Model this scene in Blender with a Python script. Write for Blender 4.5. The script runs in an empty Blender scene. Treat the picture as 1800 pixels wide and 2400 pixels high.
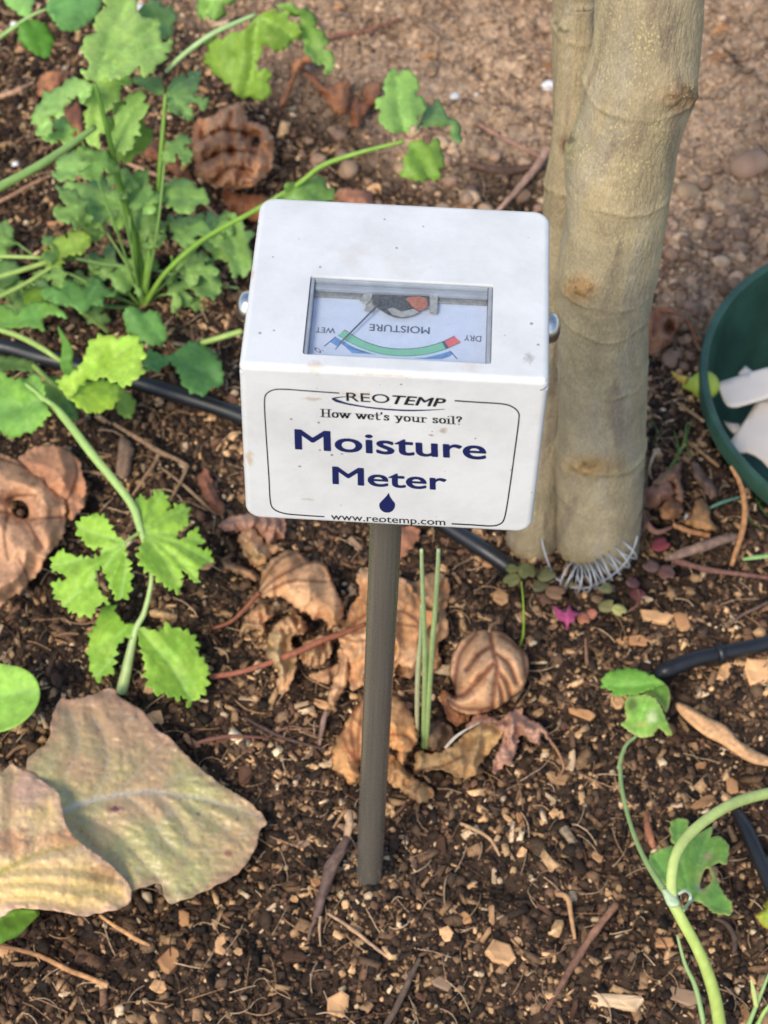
import bpy, bmesh, math, random
import numpy as np
from mathutils import Vector, Matrix
from mathutils.geometry import delaunay_2d_cdt

SC = bpy.context.scene
COL = SC.collection
R = math.radians

# ------------------------------------------------------------------ camera
CAM = np.array([0.0103, -0.382, 0.678])
YAW, PITCH, ROLL, FPX = R(-1.5), R(50.8), R(1.9), 5035.0
_f = np.array([math.sin(YAW)*math.cos(PITCH), math.cos(YAW)*math.cos(PITCH), -math.sin(PITCH)])
_r = np.array([math.cos(YAW), -math.sin(YAW), 0.0])
_u = np.cross(_r, _f)
CR = math.cos(ROLL)*_r + math.sin(ROLL)*_u
CU = -math.sin(ROLL)*_r + math.cos(ROLL)*_u
CF = _f
cam_d = bpy.data.cameras.new('camera')
cam = bpy.data.objects.new('camera', cam_d)
COL.objects.link(cam)
cam.matrix_world = Matrix(((CR[0], CU[0], -CF[0], CAM[0]), (CR[1], CU[1], -CF[1], CAM[1]),
                           (CR[2], CU[2], -CF[2], CAM[2]), (0, 0, 0, 1)))
cam_d.sensor_fit = 'VERTICAL'
cam_d.sensor_height = 36.0
cam_d.lens = 36.0*FPX/2400.0
cam_d.clip_start = 0.02
cam_d.clip_end = 200.0
cam_d.dof.use_dof = True
cam_d.dof.focus_distance = 0.595
cam_d.dof.aperture_fstop = 29.0
SC.camera = cam

# ------------------------------------------------------------------ light
SUN_EL, SUN_AZ = R(46), R(-27)           # azimuth from the camera's side (-Y), towards -X
world = bpy.data.worlds.new('World')
SC.world = world
world.use_nodes = True
wn = world.node_tree
for n in list(wn.nodes): wn.nodes.remove(n)
sky = wn.nodes.new('ShaderNodeTexSky')
sky.sky_type = 'NISHITA'
sky.sun_disc = False
sky.sun_elevation = SUN_EL
bg = wn.nodes.new('ShaderNodeBackground')
bg.inputs['Strength'].default_value = 0.15
wo = wn.nodes.new('ShaderNodeOutputWorld')
wn.links.new(sky.outputs[0], bg.inputs[0])
wn.links.new(bg.outputs[0], wo.inputs[0])
sdir = np.array([math.sin(SUN_AZ)*math.cos(SUN_EL), -math.cos(SUN_AZ)*math.cos(SUN_EL), math.sin(SUN_EL)])
sky.sun_rotation = math.atan2(sdir[0], sdir[1])
sun_d = bpy.data.lights.new('sun', 'SUN')
sun_d.energy = 2.1
sun_d.angle = R(17)
sun_d.color = (1.0, 0.90, 0.73)
sun = bpy.data.objects.new('sun', sun_d)
sun.rotation_euler = Vector(sdir).to_track_quat('Z', 'Y').to_euler()
COL.objects.link(sun)
SC.view_settings.view_transform = 'Standard'
SC.view_settings.look = 'None'
SC.view_settings.gamma = 1.0
SC.view_settings.exposure = 0.68

# ------------------------------------------------------------------ projection helpers (photograph pixels -> places in the world)
def ray(px, py):
    a = (np.asarray(px, float)-900.0)/FPX
    b = -(np.asarray(py, float)-1200.0)/FPX
    return CF + a[..., None]*CR + b[..., None]*CU
def atz(px, py, z):                      # point seen at a pixel, z metres above the soil
    d = ray(px, py)
    t = (np.asarray(z, float)-CAM[2])/d[..., 2]
    return CAM + d*t[..., None]
def aty(px, py, y):                      # point seen at a pixel, in the upright plane Y = y
    d = ray(px, py)
    t = (np.asarray(y, float)-CAM[1])/d[..., 1]
    return CAM + d*t[..., None]
def proj(P):
    d = np.asarray(P, float)-CAM
    z = d@CF
    return 900+FPX*(d@CR)/z, 1200-FPX*(d@CU)/z, z
def crop(x0, y0, s, pts):
    return [(x0+p[0]*s, y0+p[1]*s)+tuple(p[2:]) for p in pts]
Z1 = lambda p: crop(0, 0, .5425, p)      # enlarged views the outlines were measured in
Z2 = lambda p: crop(900, 0, .5425, p)
Z3 = lambda p: crop(0, 600, .5425, p)
Z5 = lambda p: crop(0, 1200, .5425, p)
Z6 = lambda p: crop(900, 1200, .5425, p)
Z7 = lambda p: crop(0, 1800, .5425, p)
Z8 = lambda p: crop(900, 1800, .5425, p)
ZA = lambda p: crop(0, 300, .3617, p)
ZB = lambda p: crop(0, 700, .3376, p)
ZC = lambda p: crop(0, 980, .3014, p)
ZD = lambda p: crop(500, 1220, .3014, p)
ZE = lambda p: crop(740, 1440, .3617, p)
ZF = lambda p: crop(0, 1580, .3858, p)
ZG = lambda p: crop(1400, 1800, .2712, p)
ZH = lambda p: crop(1250, 1400, .3315, p)
ZI = lambda p: crop(1150, 950, .3918, p)
ZJ = lambda p: crop(500, 0, .422, p)
ZK = lambda p: crop(1560, 600, .2712, p)
ZP = lambda p: crop(520, 840, .5063, p)  # printed front
ZQ = lambda p: crop(680, 620, .3014, p)  # dial

# ------------------------------------------------------------------ noise
def vnoise(x, y, seed=0):
    x = np.asarray(x, float); y = np.asarray(y, float)
    xi = np.floor(x).astype(np.int64); yi = np.floor(y).astype(np.int64)
    xf = x-xi; yf = y-yi
    u = xf*xf*(3-2*xf); v = yf*yf*(3-2*yf)
    def h(a, b):
        n = (a*374761393+b*668265263+seed*974634777) & 0xFFFFFFFF
        n = ((n ^ (n >> 13))*1274126177) & 0xFFFFFFFF
        n = (n ^ (n >> 16)) & 0xFFFFFFFF
        return n/4294967295.0
    return ((h(xi, yi)*(1-u)+h(xi+1, yi)*u)*(1-v)+(h(xi, yi+1)*(1-u)+h(xi+1, yi+1)*u)*v)*2-1
def fbm(x, y, seed=0, o=4):
    s = 0; a = 1; t = 0
    for k in range(o):
        s = s+a*vnoise(x*2**k+13.7*k, y*2**k-7.1*k, seed+k); t += a; a *= .5
    return s/t
def sm(a, b, x):
    t = np.clip((np.asarray(x, float)-a)/(b-a), 0, 1)
    return t*t*(3-2*t)
def L(r, g, b):                          # sRGB 0..255 -> linear
    return tuple(((c/255.0)/12.92 if c <= 10 else ((c/255.0+.055)/1.055)**2.4) for c in (r, g, b))

# ------------------------------------------------------------------ materials
def newmat(name):
    m = bpy.data.materials.new(name); m.use_nodes = True
    nt = m.node_tree
    for n in list(nt.nodes): nt.nodes.remove(n)
    out = nt.nodes.new('ShaderNodeOutputMaterial')
    b = nt.nodes.new('ShaderNodeBsdfPrincipled')
    nt.links.new(b.outputs[0], out.inputs[0])
    return m, nt, b, out
def plain(name, col, rough=.6, metal=0, spec=.4, bump=0, bscale=800, var=0, vscale=200):
    m, nt, b, out = newmat(name)
    b.inputs['Base Color'].default_value = (*col, 1)
    b.inputs['Roughness'].default_value = rough
    b.inputs['Metallic'].default_value = metal
    b.inputs['Specular IOR Level'].default_value = spec
    tc = nt.nodes.new('ShaderNodeTexCoord')
    if var:
        n = nt.nodes.new('ShaderNodeTexNoise'); n.inputs['Scale'].default_value = vscale; n.inputs['Detail'].default_value = 5
        nt.links.new(tc.outputs['Object'], n.inputs['Vector'])
        mx = nt.nodes.new('ShaderNodeMix'); mx.data_type = 'RGBA'
        mx.inputs[6].default_value = (*[c*(1-var) for c in col], 1)
        mx.inputs[7].default_value = (*[min(1, c*(1+var)) for c in col], 1)
        rp = nt.nodes.new('ShaderNodeMapRange'); rp.inputs[1].default_value = .3; rp.inputs[2].default_value = .7
        nt.links.new(n.outputs[0], rp.inputs[0]); nt.links.new(rp.outputs[0], mx.inputs[0])
        nt.links.new(mx.outputs[2], b.inputs['Base Color'])
    if bump:
        n = nt.nodes.new('ShaderNodeTexNoise'); n.inputs['Scale'].default_value = bscale; n.inputs['Detail'].default_value = 6
        nt.links.new(tc.outputs['Object'], n.inputs['Vector'])
        bp = nt.nodes.new('ShaderNodeBump'); bp.inputs['Strength'].default_value = 1; bp.inputs['Distance'].default_value = bump
        nt.links.new(n.outputs[0], bp.inputs['Height']); nt.links.new(bp.outputs[0], b.inputs['Normal'])
    return m
def vcol_mat(name, rough=.6, trans=0.0, var=.15, vscale=400, bump=.0001, bscale=1500, spec=.35, objrand=0):
    """colour comes from the mesh's own 'Col' attribute, with grain on top"""
    m, nt, b, out = newmat(name)
    b.inputs['Roughness'].default_value = rough
    b.inputs['Specular IOR Level'].default_value = spec
    at = nt.nodes.new('ShaderNodeAttribute'); at.attribute_name = 'Col'
    tc = nt.nodes.new('ShaderNodeTexCoord')
    n = nt.nodes.new('ShaderNodeTexNoise'); n.inputs['Scale'].default_value = vscale; n.inputs['Detail'].default_value = 5
    nt.links.new(tc.outputs['Object'], n.inputs['Vector'])
    mr = nt.nodes.new('ShaderNodeMapRange')
    mr.inputs[1].default_value = .3; mr.inputs[2].default_value = .7; mr.inputs[3].default_value = 1-var; mr.inputs[4].default_value = 1+var
    nt.links.new(n.outputs[0], mr.inputs[0])
    vm = nt.nodes.new('ShaderNodeVectorMath'); vm.operation = 'SCALE'
    nt.links.new(at.outputs['Color'], vm.inputs[0]); nt.links.new(mr.outputs[0], vm.inputs['Scale'])
    col = vm.outputs[0]
    if objrand:
        oi = nt.nodes.new('ShaderNodeObjectInfo')
        m2 = nt.nodes.new('ShaderNodeMapRange'); m2.inputs[3].default_value = 1-objrand; m2.inputs[4].default_value = 1+objrand
        nt.links.new(oi.outputs['Random'], m2.inputs[0])
        v2 = nt.nodes.new('ShaderNodeVectorMath'); v2.operation = 'SCALE'
        nt.links.new(col, v2.inputs[0]); nt.links.new(m2.outputs[0], v2.inputs['Scale']); col = v2.outputs[0]
    nt.links.new(col, b.inputs['Base Color'])
    if bump:
        n2 = nt.nodes.new('ShaderNodeTexNoise'); n2.inputs['Scale'].default_value = bscale; n2.inputs['Detail'].default_value = 5
        nt.links.new(tc.outputs['Object'], n2.inputs['Vector'])
        bp = nt.nodes.new('ShaderNodeBump'); bp.inputs['Distance'].default_value = bump
        nt.links.new(n2.outputs[0], bp.inputs['Height']); nt.links.new(bp.outputs[0], b.inputs['Normal'])
    if trans:
        tr = nt.nodes.new('ShaderNodeBsdfTranslucent')
        g = nt.nodes.new('ShaderNodeVectorMath'); g.operation = 'MULTIPLY'; g.inputs[1].default_value = (1.3, 1.35, .6)
        nt.links.new(col, g.inputs[0]); nt.links.new(g.outputs[0], tr.inputs[0])
        mx = nt.nodes.new('ShaderNodeMixShader'); mx.inputs[0].default_value = trans
        nt.links.new(b.outputs[0], mx.inputs[1]); nt.links.new(tr.outputs[0], mx.inputs[2])
        nt.links.new(mx.outputs[0], out.inputs[0])
    return m
M_LEAF = vcol_mat('green leaf', .5, .3, .12, 350, .00012, 900)
M_STEM = vcol_mat('green stem', .42, .12, .08, 300, .00003, 1500, .5)
M_DRY = vcol_mat('dry leaf', .62, .28, .12, 320, .00012, 900, .3)
M_LETT = vcol_mat('lettuce leaf', .38, .22, .08, 180, .00022, 500, .5)
M_SOIL = vcol_mat('soil', .85, 0, .3, 500, .0004, 1200, .15)
M_BIT = vcol_mat('soil crumbs', .8, 0, .35, 700, .0002, 1600, .25)
M_WOOD = vcol_mat('wood chip', .75, 0, .25, 450, .0002, 900, .2, .35)
M_TWIG = vcol_mat('twig', .75, 0, .25, 500, .00025, 900, .25)
M_TUBE = plain('black polythene', (.012, .013, .016), .42, 0, .5, .00006, 700, .35, 60)
M_STEEL = plain('wire', (.42, .43, .44), .55, .6, .4)
M_SCREW = plain('zinc screw', (.62, .6, .55), .3, 1, .5, .00008, 500, .2, 300)
M_INK = plain('black ink', L(28, 30, 38), .5, 0, .4, 0, 1, .2, 900)
M_NAVY = plain('navy ink', L(24, 32, 82), .5, 0, .4, 0, 1, .1, 900)

STAINS = []
for px_, py_, top_, rx_, rz_, c_, a_ in [(835, 925, 0, .008, .0025, L(190, 150, 110), .55), (735, 935, 0, .006, .0016, L(176, 150, 120), .6), (585, 1075, 0, .0022, .008, L(190, 165, 130), .7), (1035, 1010, 0, .003, .002, L(150, 120, 90), .6), (720, 1170, 0, .004, .0012, L(170, 150, 125), .4),
                               (1284, 897, 0, .002, .002, L(110, 80, 60), .9), (900, 880, 0, .02, .0008, L(190, 165, 135), .5), (558, 870, 0, .002, .0018, L(150, 115, 85), .8), (1010, 1020, 0, .0018, .001, L(120, 90, 60), .6)]:
    p_ = aty(px_, py_, -.029); STAINS.append((float(p_[0]), float(p_[1]), float(p_[2]), rx_, rz_, c_, a_))
for px_, py_, rx_, c_, a_ in [(740, 858, .005, L(185, 160, 130), .5), (1240, 842, .003, L(120, 100, 85), .6), (1100, 860, .006, L(190, 170, 145), .35), (590, 640, .002, L(190, 150, 110), .6), (900, 470, .01, L(200, 180, 160), .3)]:
    p_ = atz(px_, py_, .298); STAINS.append((float(p_[0]), float(p_[1]), float(p_[2]), rx_, rx_, c_, a_))
def paint_mat():
    m, nt, b, out = newmat('white enamel')
    N = nt.nodes.new; K = nt.links.new
    b.inputs['Roughness'].default_value = .38
    b.inputs['Specular IOR Level'].default_value = .45
    tc = N('ShaderNodeTexCoord')
    v = N('ShaderNodeTexVoronoi'); v.inputs['Scale'].default_value = 260; v.inputs['Randomness'].default_value = 1
    K(tc.outputs['Object'], v.inputs['Vector'])
    n0 = N('ShaderNodeTexNoise'); n0.inputs['Scale'].default_value = 120; n0.inputs['Detail'].default_value = 3
    K(tc.outputs['Object'], n0.inputs['Vector'])
    rad = N('ShaderNodeMapRange'); rad.inputs[1].default_value = .42; rad.inputs[2].default_value = .85; rad.inputs[3].default_value = .0; rad.inputs[4].default_value = .24
    K(n0.outputs[0], rad.inputs[0])
    lt = N('ShaderNodeMath'); lt.operation = 'LESS_THAN'
    K(v.outputs['Distance'], lt.inputs[0]); K(rad.outputs[0], lt.inputs[1])
    n1 = N('ShaderNodeTexNoise'); n1.inputs['Scale'].default_value = 45; n1.inputs['Detail'].default_value = 8; n1.inputs['Roughness'].default_value = .7
    K(tc.outputs['Object'], n1.inputs['Vector'])
    cr = N('ShaderNodeValToRGB')
    cr.color_ramp.elements[0].position = .3; cr.color_ramp.elements[0].color = (.56, .555, .54, 1)
    cr.color_ramp.elements[1].position = .6; cr.color_ramp.elements[1].color = (.66, .66, .645, 1)
    K(n1.outputs[0], cr.inputs[0])
    # brown smears
    mp = N('ShaderNodeMapping'); mp.inputs['Scale'].default_value = (60, 60, 170)
    K(tc.outputs['Object'], mp.inputs['Vector'])
    n2 = N('ShaderNodeTexNoise'); n2.inputs['Scale'].default_value = 1; n2.inputs['Detail'].default_value = 6; n2.inputs['Roughness'].default_value = .65
    K(mp.outputs[0], n2.inputs['Vector'])
    r2 = N('ShaderNodeMapRange'); r2.inputs[1].default_value = .63; r2.inputs[2].default_value = .74; r2.inputs[4].default_value = .15
    K(n2.outputs[0], r2.inputs[0])
    mx = N('ShaderNodeMix'); mx.data_type = 'RGBA'
    K(r2.outputs[0], mx.inputs[0]); K(cr.outputs[0], mx.inputs[6]); mx.inputs[7].default_value = (.42, .3, .18, 1)
    cur = mx.outputs[2]
    ns = N('ShaderNodeTexNoise'); ns.inputs['Scale'].default_value = 420; ns.inputs['Detail'].default_value = 7; ns.inputs['Roughness'].default_value = .7
    K(tc.outputs['Object'], ns.inputs['Vector'])
    for (sx, sy, sz, rx, rz, col_, am) in STAINS:      # grime patches where the photograph has them
        mp_ = N('ShaderNodeMapping'); mp_.vector_type = 'POINT'
        mp_.inputs['Scale'].default_value = (1/rx, 1/rx if sz is None else 1/.004, 1/rz)
        sb_ = N('ShaderNodeVectorMath'); sb_.operation = 'SUBTRACT'; sb_.inputs[1].default_value = (sx, sy, sz)
        K(tc.outputs['Object'], sb_.inputs[0]); K(sb_.outputs[0], mp_.inputs['Vector'])
        ln_ = N('ShaderNodeVectorMath'); ln_.operation = 'LENGTH'; K(mp_.outputs[0], ln_.inputs[0])
        a1 = N('ShaderNodeMath'); a1.operation = 'MULTIPLY_ADD'; a1.inputs[1].default_value = -.55; K(ln_.outputs['Value'], a1.inputs[0]); K(ns.outputs[0], a1.inputs[2])
        a2 = N('ShaderNodeMapRange'); a2.inputs[1].default_value = .22; a2.inputs[2].default_value = .42; a2.inputs[4].default_value = am; K(a1.outputs[0], a2.inputs[0])
        q_ = N('ShaderNodeMix'); q_.data_type = 'RGBA'; K(a2.outputs[0], q_.inputs[0]); K(cur, q_.inputs[6]); q_.inputs[7].default_value = (*col_, 1); cur = q_.outputs[2]
    m2 = N('ShaderNodeMix'); m2.data_type = 'RGBA'
    sc = N('ShaderNodeMath'); sc.operation = 'MULTIPLY'; sc.inputs[1].default_value = .75
    K(lt.outputs[0], sc.inputs[0]); K(sc.outputs[0], m2.inputs[0]); K(cur, m2.inputs[6]); m2.inputs[7].default_value = (.2, .17, .14, 1)
    K(m2.outputs[2], b.inputs['Base Color'])
    n3 = N('ShaderNodeTexNoise'); n3.inputs['Scale'].default_value = 500
    K(tc.outputs['Object'], n3.inputs['Vector'])
    bp = N('ShaderNodeBump'); bp.inputs['Distance'].default_value = .00006
    K(n3.outputs[0], bp.inputs['Height']); K(bp.outputs[0], b.inputs['Normal'])
    return m
M_PAINT = paint_mat()

def glass_mat(name, tint, haze, hazecol=(.8, .8, .78), spec=1.0):
    m, nt, b, out = newmat(name)
    N = nt.nodes.new; K = nt.links.new
    nt.nodes.remove(b)
    t = N('ShaderNodeBsdfTransparent'); t.inputs[0].default_value = (*tint, 1)
    d = N('ShaderNodeBsdfDiffuse'); d.inputs[0].default_value = (*hazecol, 1)
    g = N('ShaderNodeBsdfGlossy'); g.inputs['Roughness'].default_value = .12; g.inputs[0].default_value = (spec, spec, spec, 1)
    lw = N('ShaderNodeLayerWeight'); lw.inputs[0].default_value = .5
    pw = N('ShaderNodeMath'); pw.operation = 'POWER'; pw.inputs[1].default_value = 4; K(lw.outputs['Facing'], pw.inputs[0])
    fr = N('ShaderNodeMath'); fr.operation = 'MULTIPLY_ADD'; fr.inputs[1].default_value = .6; fr.inputs[2].default_value = .03; K(pw.outputs[0], fr.inputs[0])
    tc = N('ShaderNodeTexCoord')
    n = N('ShaderNodeTexNoise'); n.inputs['Scale'].default_value = 900; n.inputs['Detail'].default_value = 4
    K(tc.outputs['Object'], n.inputs['Vector'])
    mr = N('ShaderNodeMapRange'); mr.inputs[1].default_value = .35; mr.inputs[2].default_value = .75; mr.inputs[3].default_value = haze*.5; mr.inputs[4].default_value = haze*1.8
    K(n.outputs[0], mr.inputs[0])
    a = N('ShaderNodeMixShader'); K(mr.outputs[0], a.inputs[0]); K(t.outputs[0], a.inputs[1]); K(d.outputs[0], a.inputs[2])
    c = N('ShaderNodeMixShader'); K(fr.outputs[0], c.inputs[0]); K(a.outputs[0], c.inputs[1]); K(g.outputs[0], c.inputs[2])
    K(c.outputs[0], out.inputs[0])
    return m
M_GLASS = glass_mat('clear plastic window', (.96, .97, .98), .03)
M_FILM = glass_mat('milky plastic film', (1, 1, 1), .03, (.8, .74, .62), .5)

def steel_rod_mat():
    m, nt, b, out = newmat('brushed steel')
    N = nt.nodes.new; K = nt.links.new
    b.inputs['Metallic'].default_value = .45
    tc = N('ShaderNodeTexCoord')
    mp = N('ShaderNodeMapping'); mp.inputs['Scale'].default_value = (2600, 2600, 40)
    K(tc.outputs['Object'], mp.inputs['Vector'])
    n = N('ShaderNodeTexNoise'); n.inputs['Scale'].default_value = 1; n.inputs['Detail'].default_value = 3
    K(mp.outputs[0], n.inputs['Vector'])
    cr = N('ShaderNodeValToRGB')
    cr.color_ramp.elements[0].position = .3; cr.color_ramp.elements[0].color = (.165, .147, .12, 1)
    cr.color_ramp.elements[1].position = .7; cr.color_ramp.elements[1].color = (.205, .185, .152, 1)
    K(n.outputs[0], cr.inputs[0]); K(cr.outputs[0], b.inputs['Base Color'])
    n2 = N('ShaderNodeTexNoise'); n2.inputs['Scale'].default_value = 300; n2.inputs['Detail'].default_value = 6
    K(tc.outputs['Object'], n2.inputs['Vector'])
    mr = N('ShaderNodeMapRange'); mr.inputs[3].default_value = .2; mr.inputs[4].default_value = .34
    K(n2.outputs[0], mr.inputs[0]); K(mr.outputs[0], b.inputs['Roughness'])
    bp = N('ShaderNodeBump'); bp.inputs['Distance'].default_value = .000003
    K(n.outputs[0], bp.inputs['Height']); K(bp.outputs[0], b.inputs['Normal'])
    return m
M_ROD = steel_rod_mat()

def bark_mat():
    m, nt, b, out = newmat('smooth olive bark')
    N = nt.nodes.new; K = nt.links.new
    b.inputs['Roughness'].default_value = .62
    b.inputs['Specular IOR Level'].default_value = .3
    at = N('ShaderNodeAttribute'); at.attribute_name = 'Col'
    tc = N('ShaderNodeTexCoord')
    # short upright flecks
    mp = N('ShaderNodeMapping'); mp.inputs['Scale'].default_value = (1000, 1000, 560)
    K(tc.outputs['Object'], mp.inputs['Vector'])
    nn = N('ShaderNodeTexNoise'); nn.inputs['Scale'].default_value = .9; nn.inputs['Detail'].default_value = 2
    K(mp.outputs[0], nn.inputs['Vector'])
    vm = N('ShaderNodeVectorMath'); vm.operation = 'ADD'
    sc0 = N('ShaderNodeVectorMath'); sc0.operation = 'SCALE'; sc0.inputs['Scale'].default_value = .9
    K(nn.outputs['Color'], sc0.inputs[0]); K(mp.outputs[0], vm.inputs[0]); K(sc0.outputs[0], vm.inputs[1])
    v = N('ShaderNodeTexVoronoi'); v.inputs['Scale'].default_value = 1
    K(vm.outputs[0], v.inputs['Vector'])
    n0 = N('ShaderNodeTexNoise'); n0.inputs['Scale'].default_value = 90; n0.inputs['Detail'].default_value = 4
    K(tc.outputs['Object'], n0.inputs['Vector'])
    rad = N('ShaderNodeMapRange'); rad.inputs[1].default_value = .4; rad.inputs[2].default_value = .75; rad.inputs[3].default_value = .17; rad.inputs[4].default_value = .56
    K(n0.outputs[0], rad.inputs[0])
    su = N('ShaderNodeMath'); su.operation = 'SUBTRACT'; K(rad.outputs[0], su.inputs[0]); K(v.outputs['Distance'], su.inputs[1])
    f = N('ShaderNodeMapRange'); f.inputs[1].default_value = 0; f.inputs[2].default_value = .16; f.inputs[4].default_value = .8
    K(su.outputs[0], f.inputs[0])
    fc = N('ShaderNodeMath'); fc.operation = 'MULTIPLY'
    K(f.outputs[0], fc.inputs[0]); K(at.outputs['Alpha'], fc.inputs[1])
    n1 = N('ShaderNodeTexNoise'); n1.inputs['Scale'].default_value = 55; n1.inputs['Detail'].default_value = 8; n1.inputs['Roughness'].default_value = .7
    K(tc.outputs['Object'], n1.inputs['Vector'])
    mr = N('ShaderNodeMapRange'); mr.inputs[1].default_value = .3; mr.inputs[2].default_value = .7; mr.inputs[3].default_value = .7; mr.inputs[4].default_value = 1.28
    K(n1.outputs[0], mr.inputs[0])
    mp3 = N('ShaderNodeMapping'); mp3.inputs['Scale'].default_value = (1500, 1500, 700)
    K(tc.outputs['Object'], mp3.inputs['Vector'])
    n6 = N('ShaderNodeTexNoise'); n6.inputs['Scale'].default_value = 1; n6.inputs['Detail'].default_value = 6; n6.inputs['Roughness'].default_value = .75
    K(mp3.outputs[0], n6.inputs['Vector'])
    m6 = N('ShaderNodeMapRange'); m6.inputs[1].default_value = .33; m6.inputs[2].default_value = .67; m6.inputs[3].default_value = .72; m6.inputs[4].default_value = 1.26
    K(n6.outputs[0], m6.inputs[0])
    mm = N('ShaderNodeMath'); mm.operation = 'MULTIPLY'; K(mr.outputs[0], mm.inputs[0]); K(m6.outputs[0], mm.inputs[1])
    s = N('ShaderNodeVectorMath'); s.operation = 'SCALE'; K(at.outputs['Color'], s.inputs[0]); K(mm.outputs[0], s.inputs['Scale'])
    mx = N('ShaderNodeMix'); mx.data_type = 'RGBA'
    K(fc.outputs[0], mx.inputs[0]); K(s.outputs[0], mx.inputs[6]); mx.inputs[7].default_value = (*L(205, 190, 135), 1)
    K(mx.outputs[2], b.inputs['Base Color'])
    mp2 = N('ShaderNodeMapping'); mp2.inputs['Scale'].default_value = (700, 700, 180)
    K(tc.outputs['Object'], mp2.inputs['Vector'])
    n5 = N('ShaderNodeTexNoise'); n5.inputs['Scale'].default_value = 1; n5.inputs['Detail'].default_value = 5
    K(mp2.outputs[0], n5.inputs['Vector'])
    ad = N('ShaderNodeMath'); ad.operation = 'ADD'; K(n1.outputs[0], ad.inputs[0]); K(n5.outputs[0], ad.inputs[1])
    bp = N('ShaderNodeBump'); bp.inputs['Distance'].default_value = .0007
    K(ad.outputs[0], bp.inputs['Height']); K(bp.outputs[0], b.inputs['Normal'])
    return m
M_BARK = bark_mat()

# ------------------------------------------------------------------ object helpers
def tag(o, label=None, cat=None, group=None, kind=None):
    if label: o['label'] = label
    if cat: o['category'] = cat
    if group: o['group'] = group
    if kind: o['kind'] = kind
    return o
def empty(name, loc, label, cat, group=None):
    o = bpy.data.objects.new(name, None); COL.objects.link(o)
    o.empty_display_size = .01
    o.location = [float(c) for c in loc]
    return tag(o, label, cat, group)
def link(name, me, parent=None):
    o = bpy.data.objects.new(name, me); COL.objects.link(o)
    if parent is not None:
        o.parent = parent
        o.matrix_parent_inverse = Matrix.Translation(-Vector(parent.location))
    return o
def mesh(name, V, F, mat, parent=None, col=None, smooth=True, alpha=None, origin=None):
    V = np.asarray(V, float)
    if origin is None and parent is None: origin = V.mean(0)
    if origin is not None: V = V-np.asarray(origin)
    me = bpy.data.meshes.new(name)
    me.from_pydata(V.tolist(), [], F if isinstance(F, list) else F.tolist())
    if col is not None:
        a = me.color_attributes.new('Col', 'FLOAT_COLOR', 'POINT')
        c = np.ones((len(V), 4), np.float32); c[:, :3] = np.asarray(col)
        if alpha is not None: c[:, 3] = alpha
        a.data.foreach_set('color', c.ravel())
    if smooth: me.polygons.foreach_set('use_smooth', [True]*len(me.polygons))
    me.materials.append(mat)
    me.update()
    o = link(name, me, parent)
    if origin is not None: o.location = [float(c) for c in origin]
    return o
def bigmesh(name, V, F, mat, col):
    """quick route for very many triangles (F is an n x 3 array)"""
    me = bpy.data.meshes.new(name)
    me.vertices.add(len(V)); me.vertices.foreach_set('co', np.asarray(V, np.float32).ravel())
    me.loops.add(F.size); me.loops.foreach_set('vertex_index', F.astype(np.int32).ravel())
    me.polygons.add(len(F)); me.polygons.foreach_set('loop_start', np.arange(0, F.size, F.shape[1], dtype=np.int32))
    a = me.color_attributes.new('Col', 'FLOAT_COLOR', 'POINT')
    c = np.ones((len(V), 4), np.float32); c[:, :3] = col
    a.data.foreach_set('color', c.ravel())
    me.materials.append(mat)
    me.update(calc_edges=True); me.validate()
    o = bpy.data.objects.new(name, me); COL.objects.link(o)
    return o
def catmull(P, n=8, closed=False):
    P = np.asarray(P, float); m = len(P)
    if m < 3 and not closed:
        t = np.linspace(0, 1, n*(m-1)+1)[:, None]
        return P[0]*(1-t)+P[-1]*t
    out = []
    rng = range(m) if closed else range(m-1)
    for i in rng:
        if closed: a, b, c, d = P[i-1], P[i], P[(i+1) % m], P[(i+2) % m]
        else: a, b, c, d = P[max(i-1, 0)], P[i], P[i+1], P[min(i+2, m-1)]
        for k in range(n):
            t = k/n
            out.append(.5*((2*b)+(c-a)*t+(2*a-5*b+4*c-d)*t*t+(3*b-a-3*c+d)*t**3))
    if not closed: out.append(P[-1])
    return np.array(out)
def tube_geo(C, rad, n=8, cap=True, wob=0, seed=0, flat=1.0):
    C = np.asarray(C, float); m = len(C)
    rad = np.broadcast_to(np.asarray(rad, float), (m,)).copy()
    T = np.gradient(C, axis=0); T /= np.linalg.norm(T, axis=1)[:, None]+1e-12
    ref = np.array([0, 0, 1.]) if abs(T[0][2]) < .9 else np.array([1., 0, 0])
    V = []; prev = None
    for i in range(m):
        a = ref-T[i]*(ref@T[i]) if prev is None else prev-T[i]*(prev@T[i])
        a /= np.linalg.norm(a)+1e-12; prev = a
        b = np.cross(T[i], a)
        th = np.arange(n)*2*math.pi/n
        rr = rad[i]*(1+(wob*vnoise(np.cos(th)*1.5+i*.23, np.sin(th)*1.5+i*.31, seed) if wob else 0))
        V.append(C[i]+np.outer(np.cos(th)*rr*flat, a)+np.outer(np.sin(th)*rr, b))
    V = np.concatenate(V)
    F = [(i*n+j, i*n+(j+1) % n, (i+1)*n+(j+1) % n, (i+1)*n+j) for i in range(m-1) for j in range(n)]
    if cap:
        F.append(tuple(range(n-1, -1, -1))); F.append(tuple((m-1)*n+j for j in range(n)))
    return V, F
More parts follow.
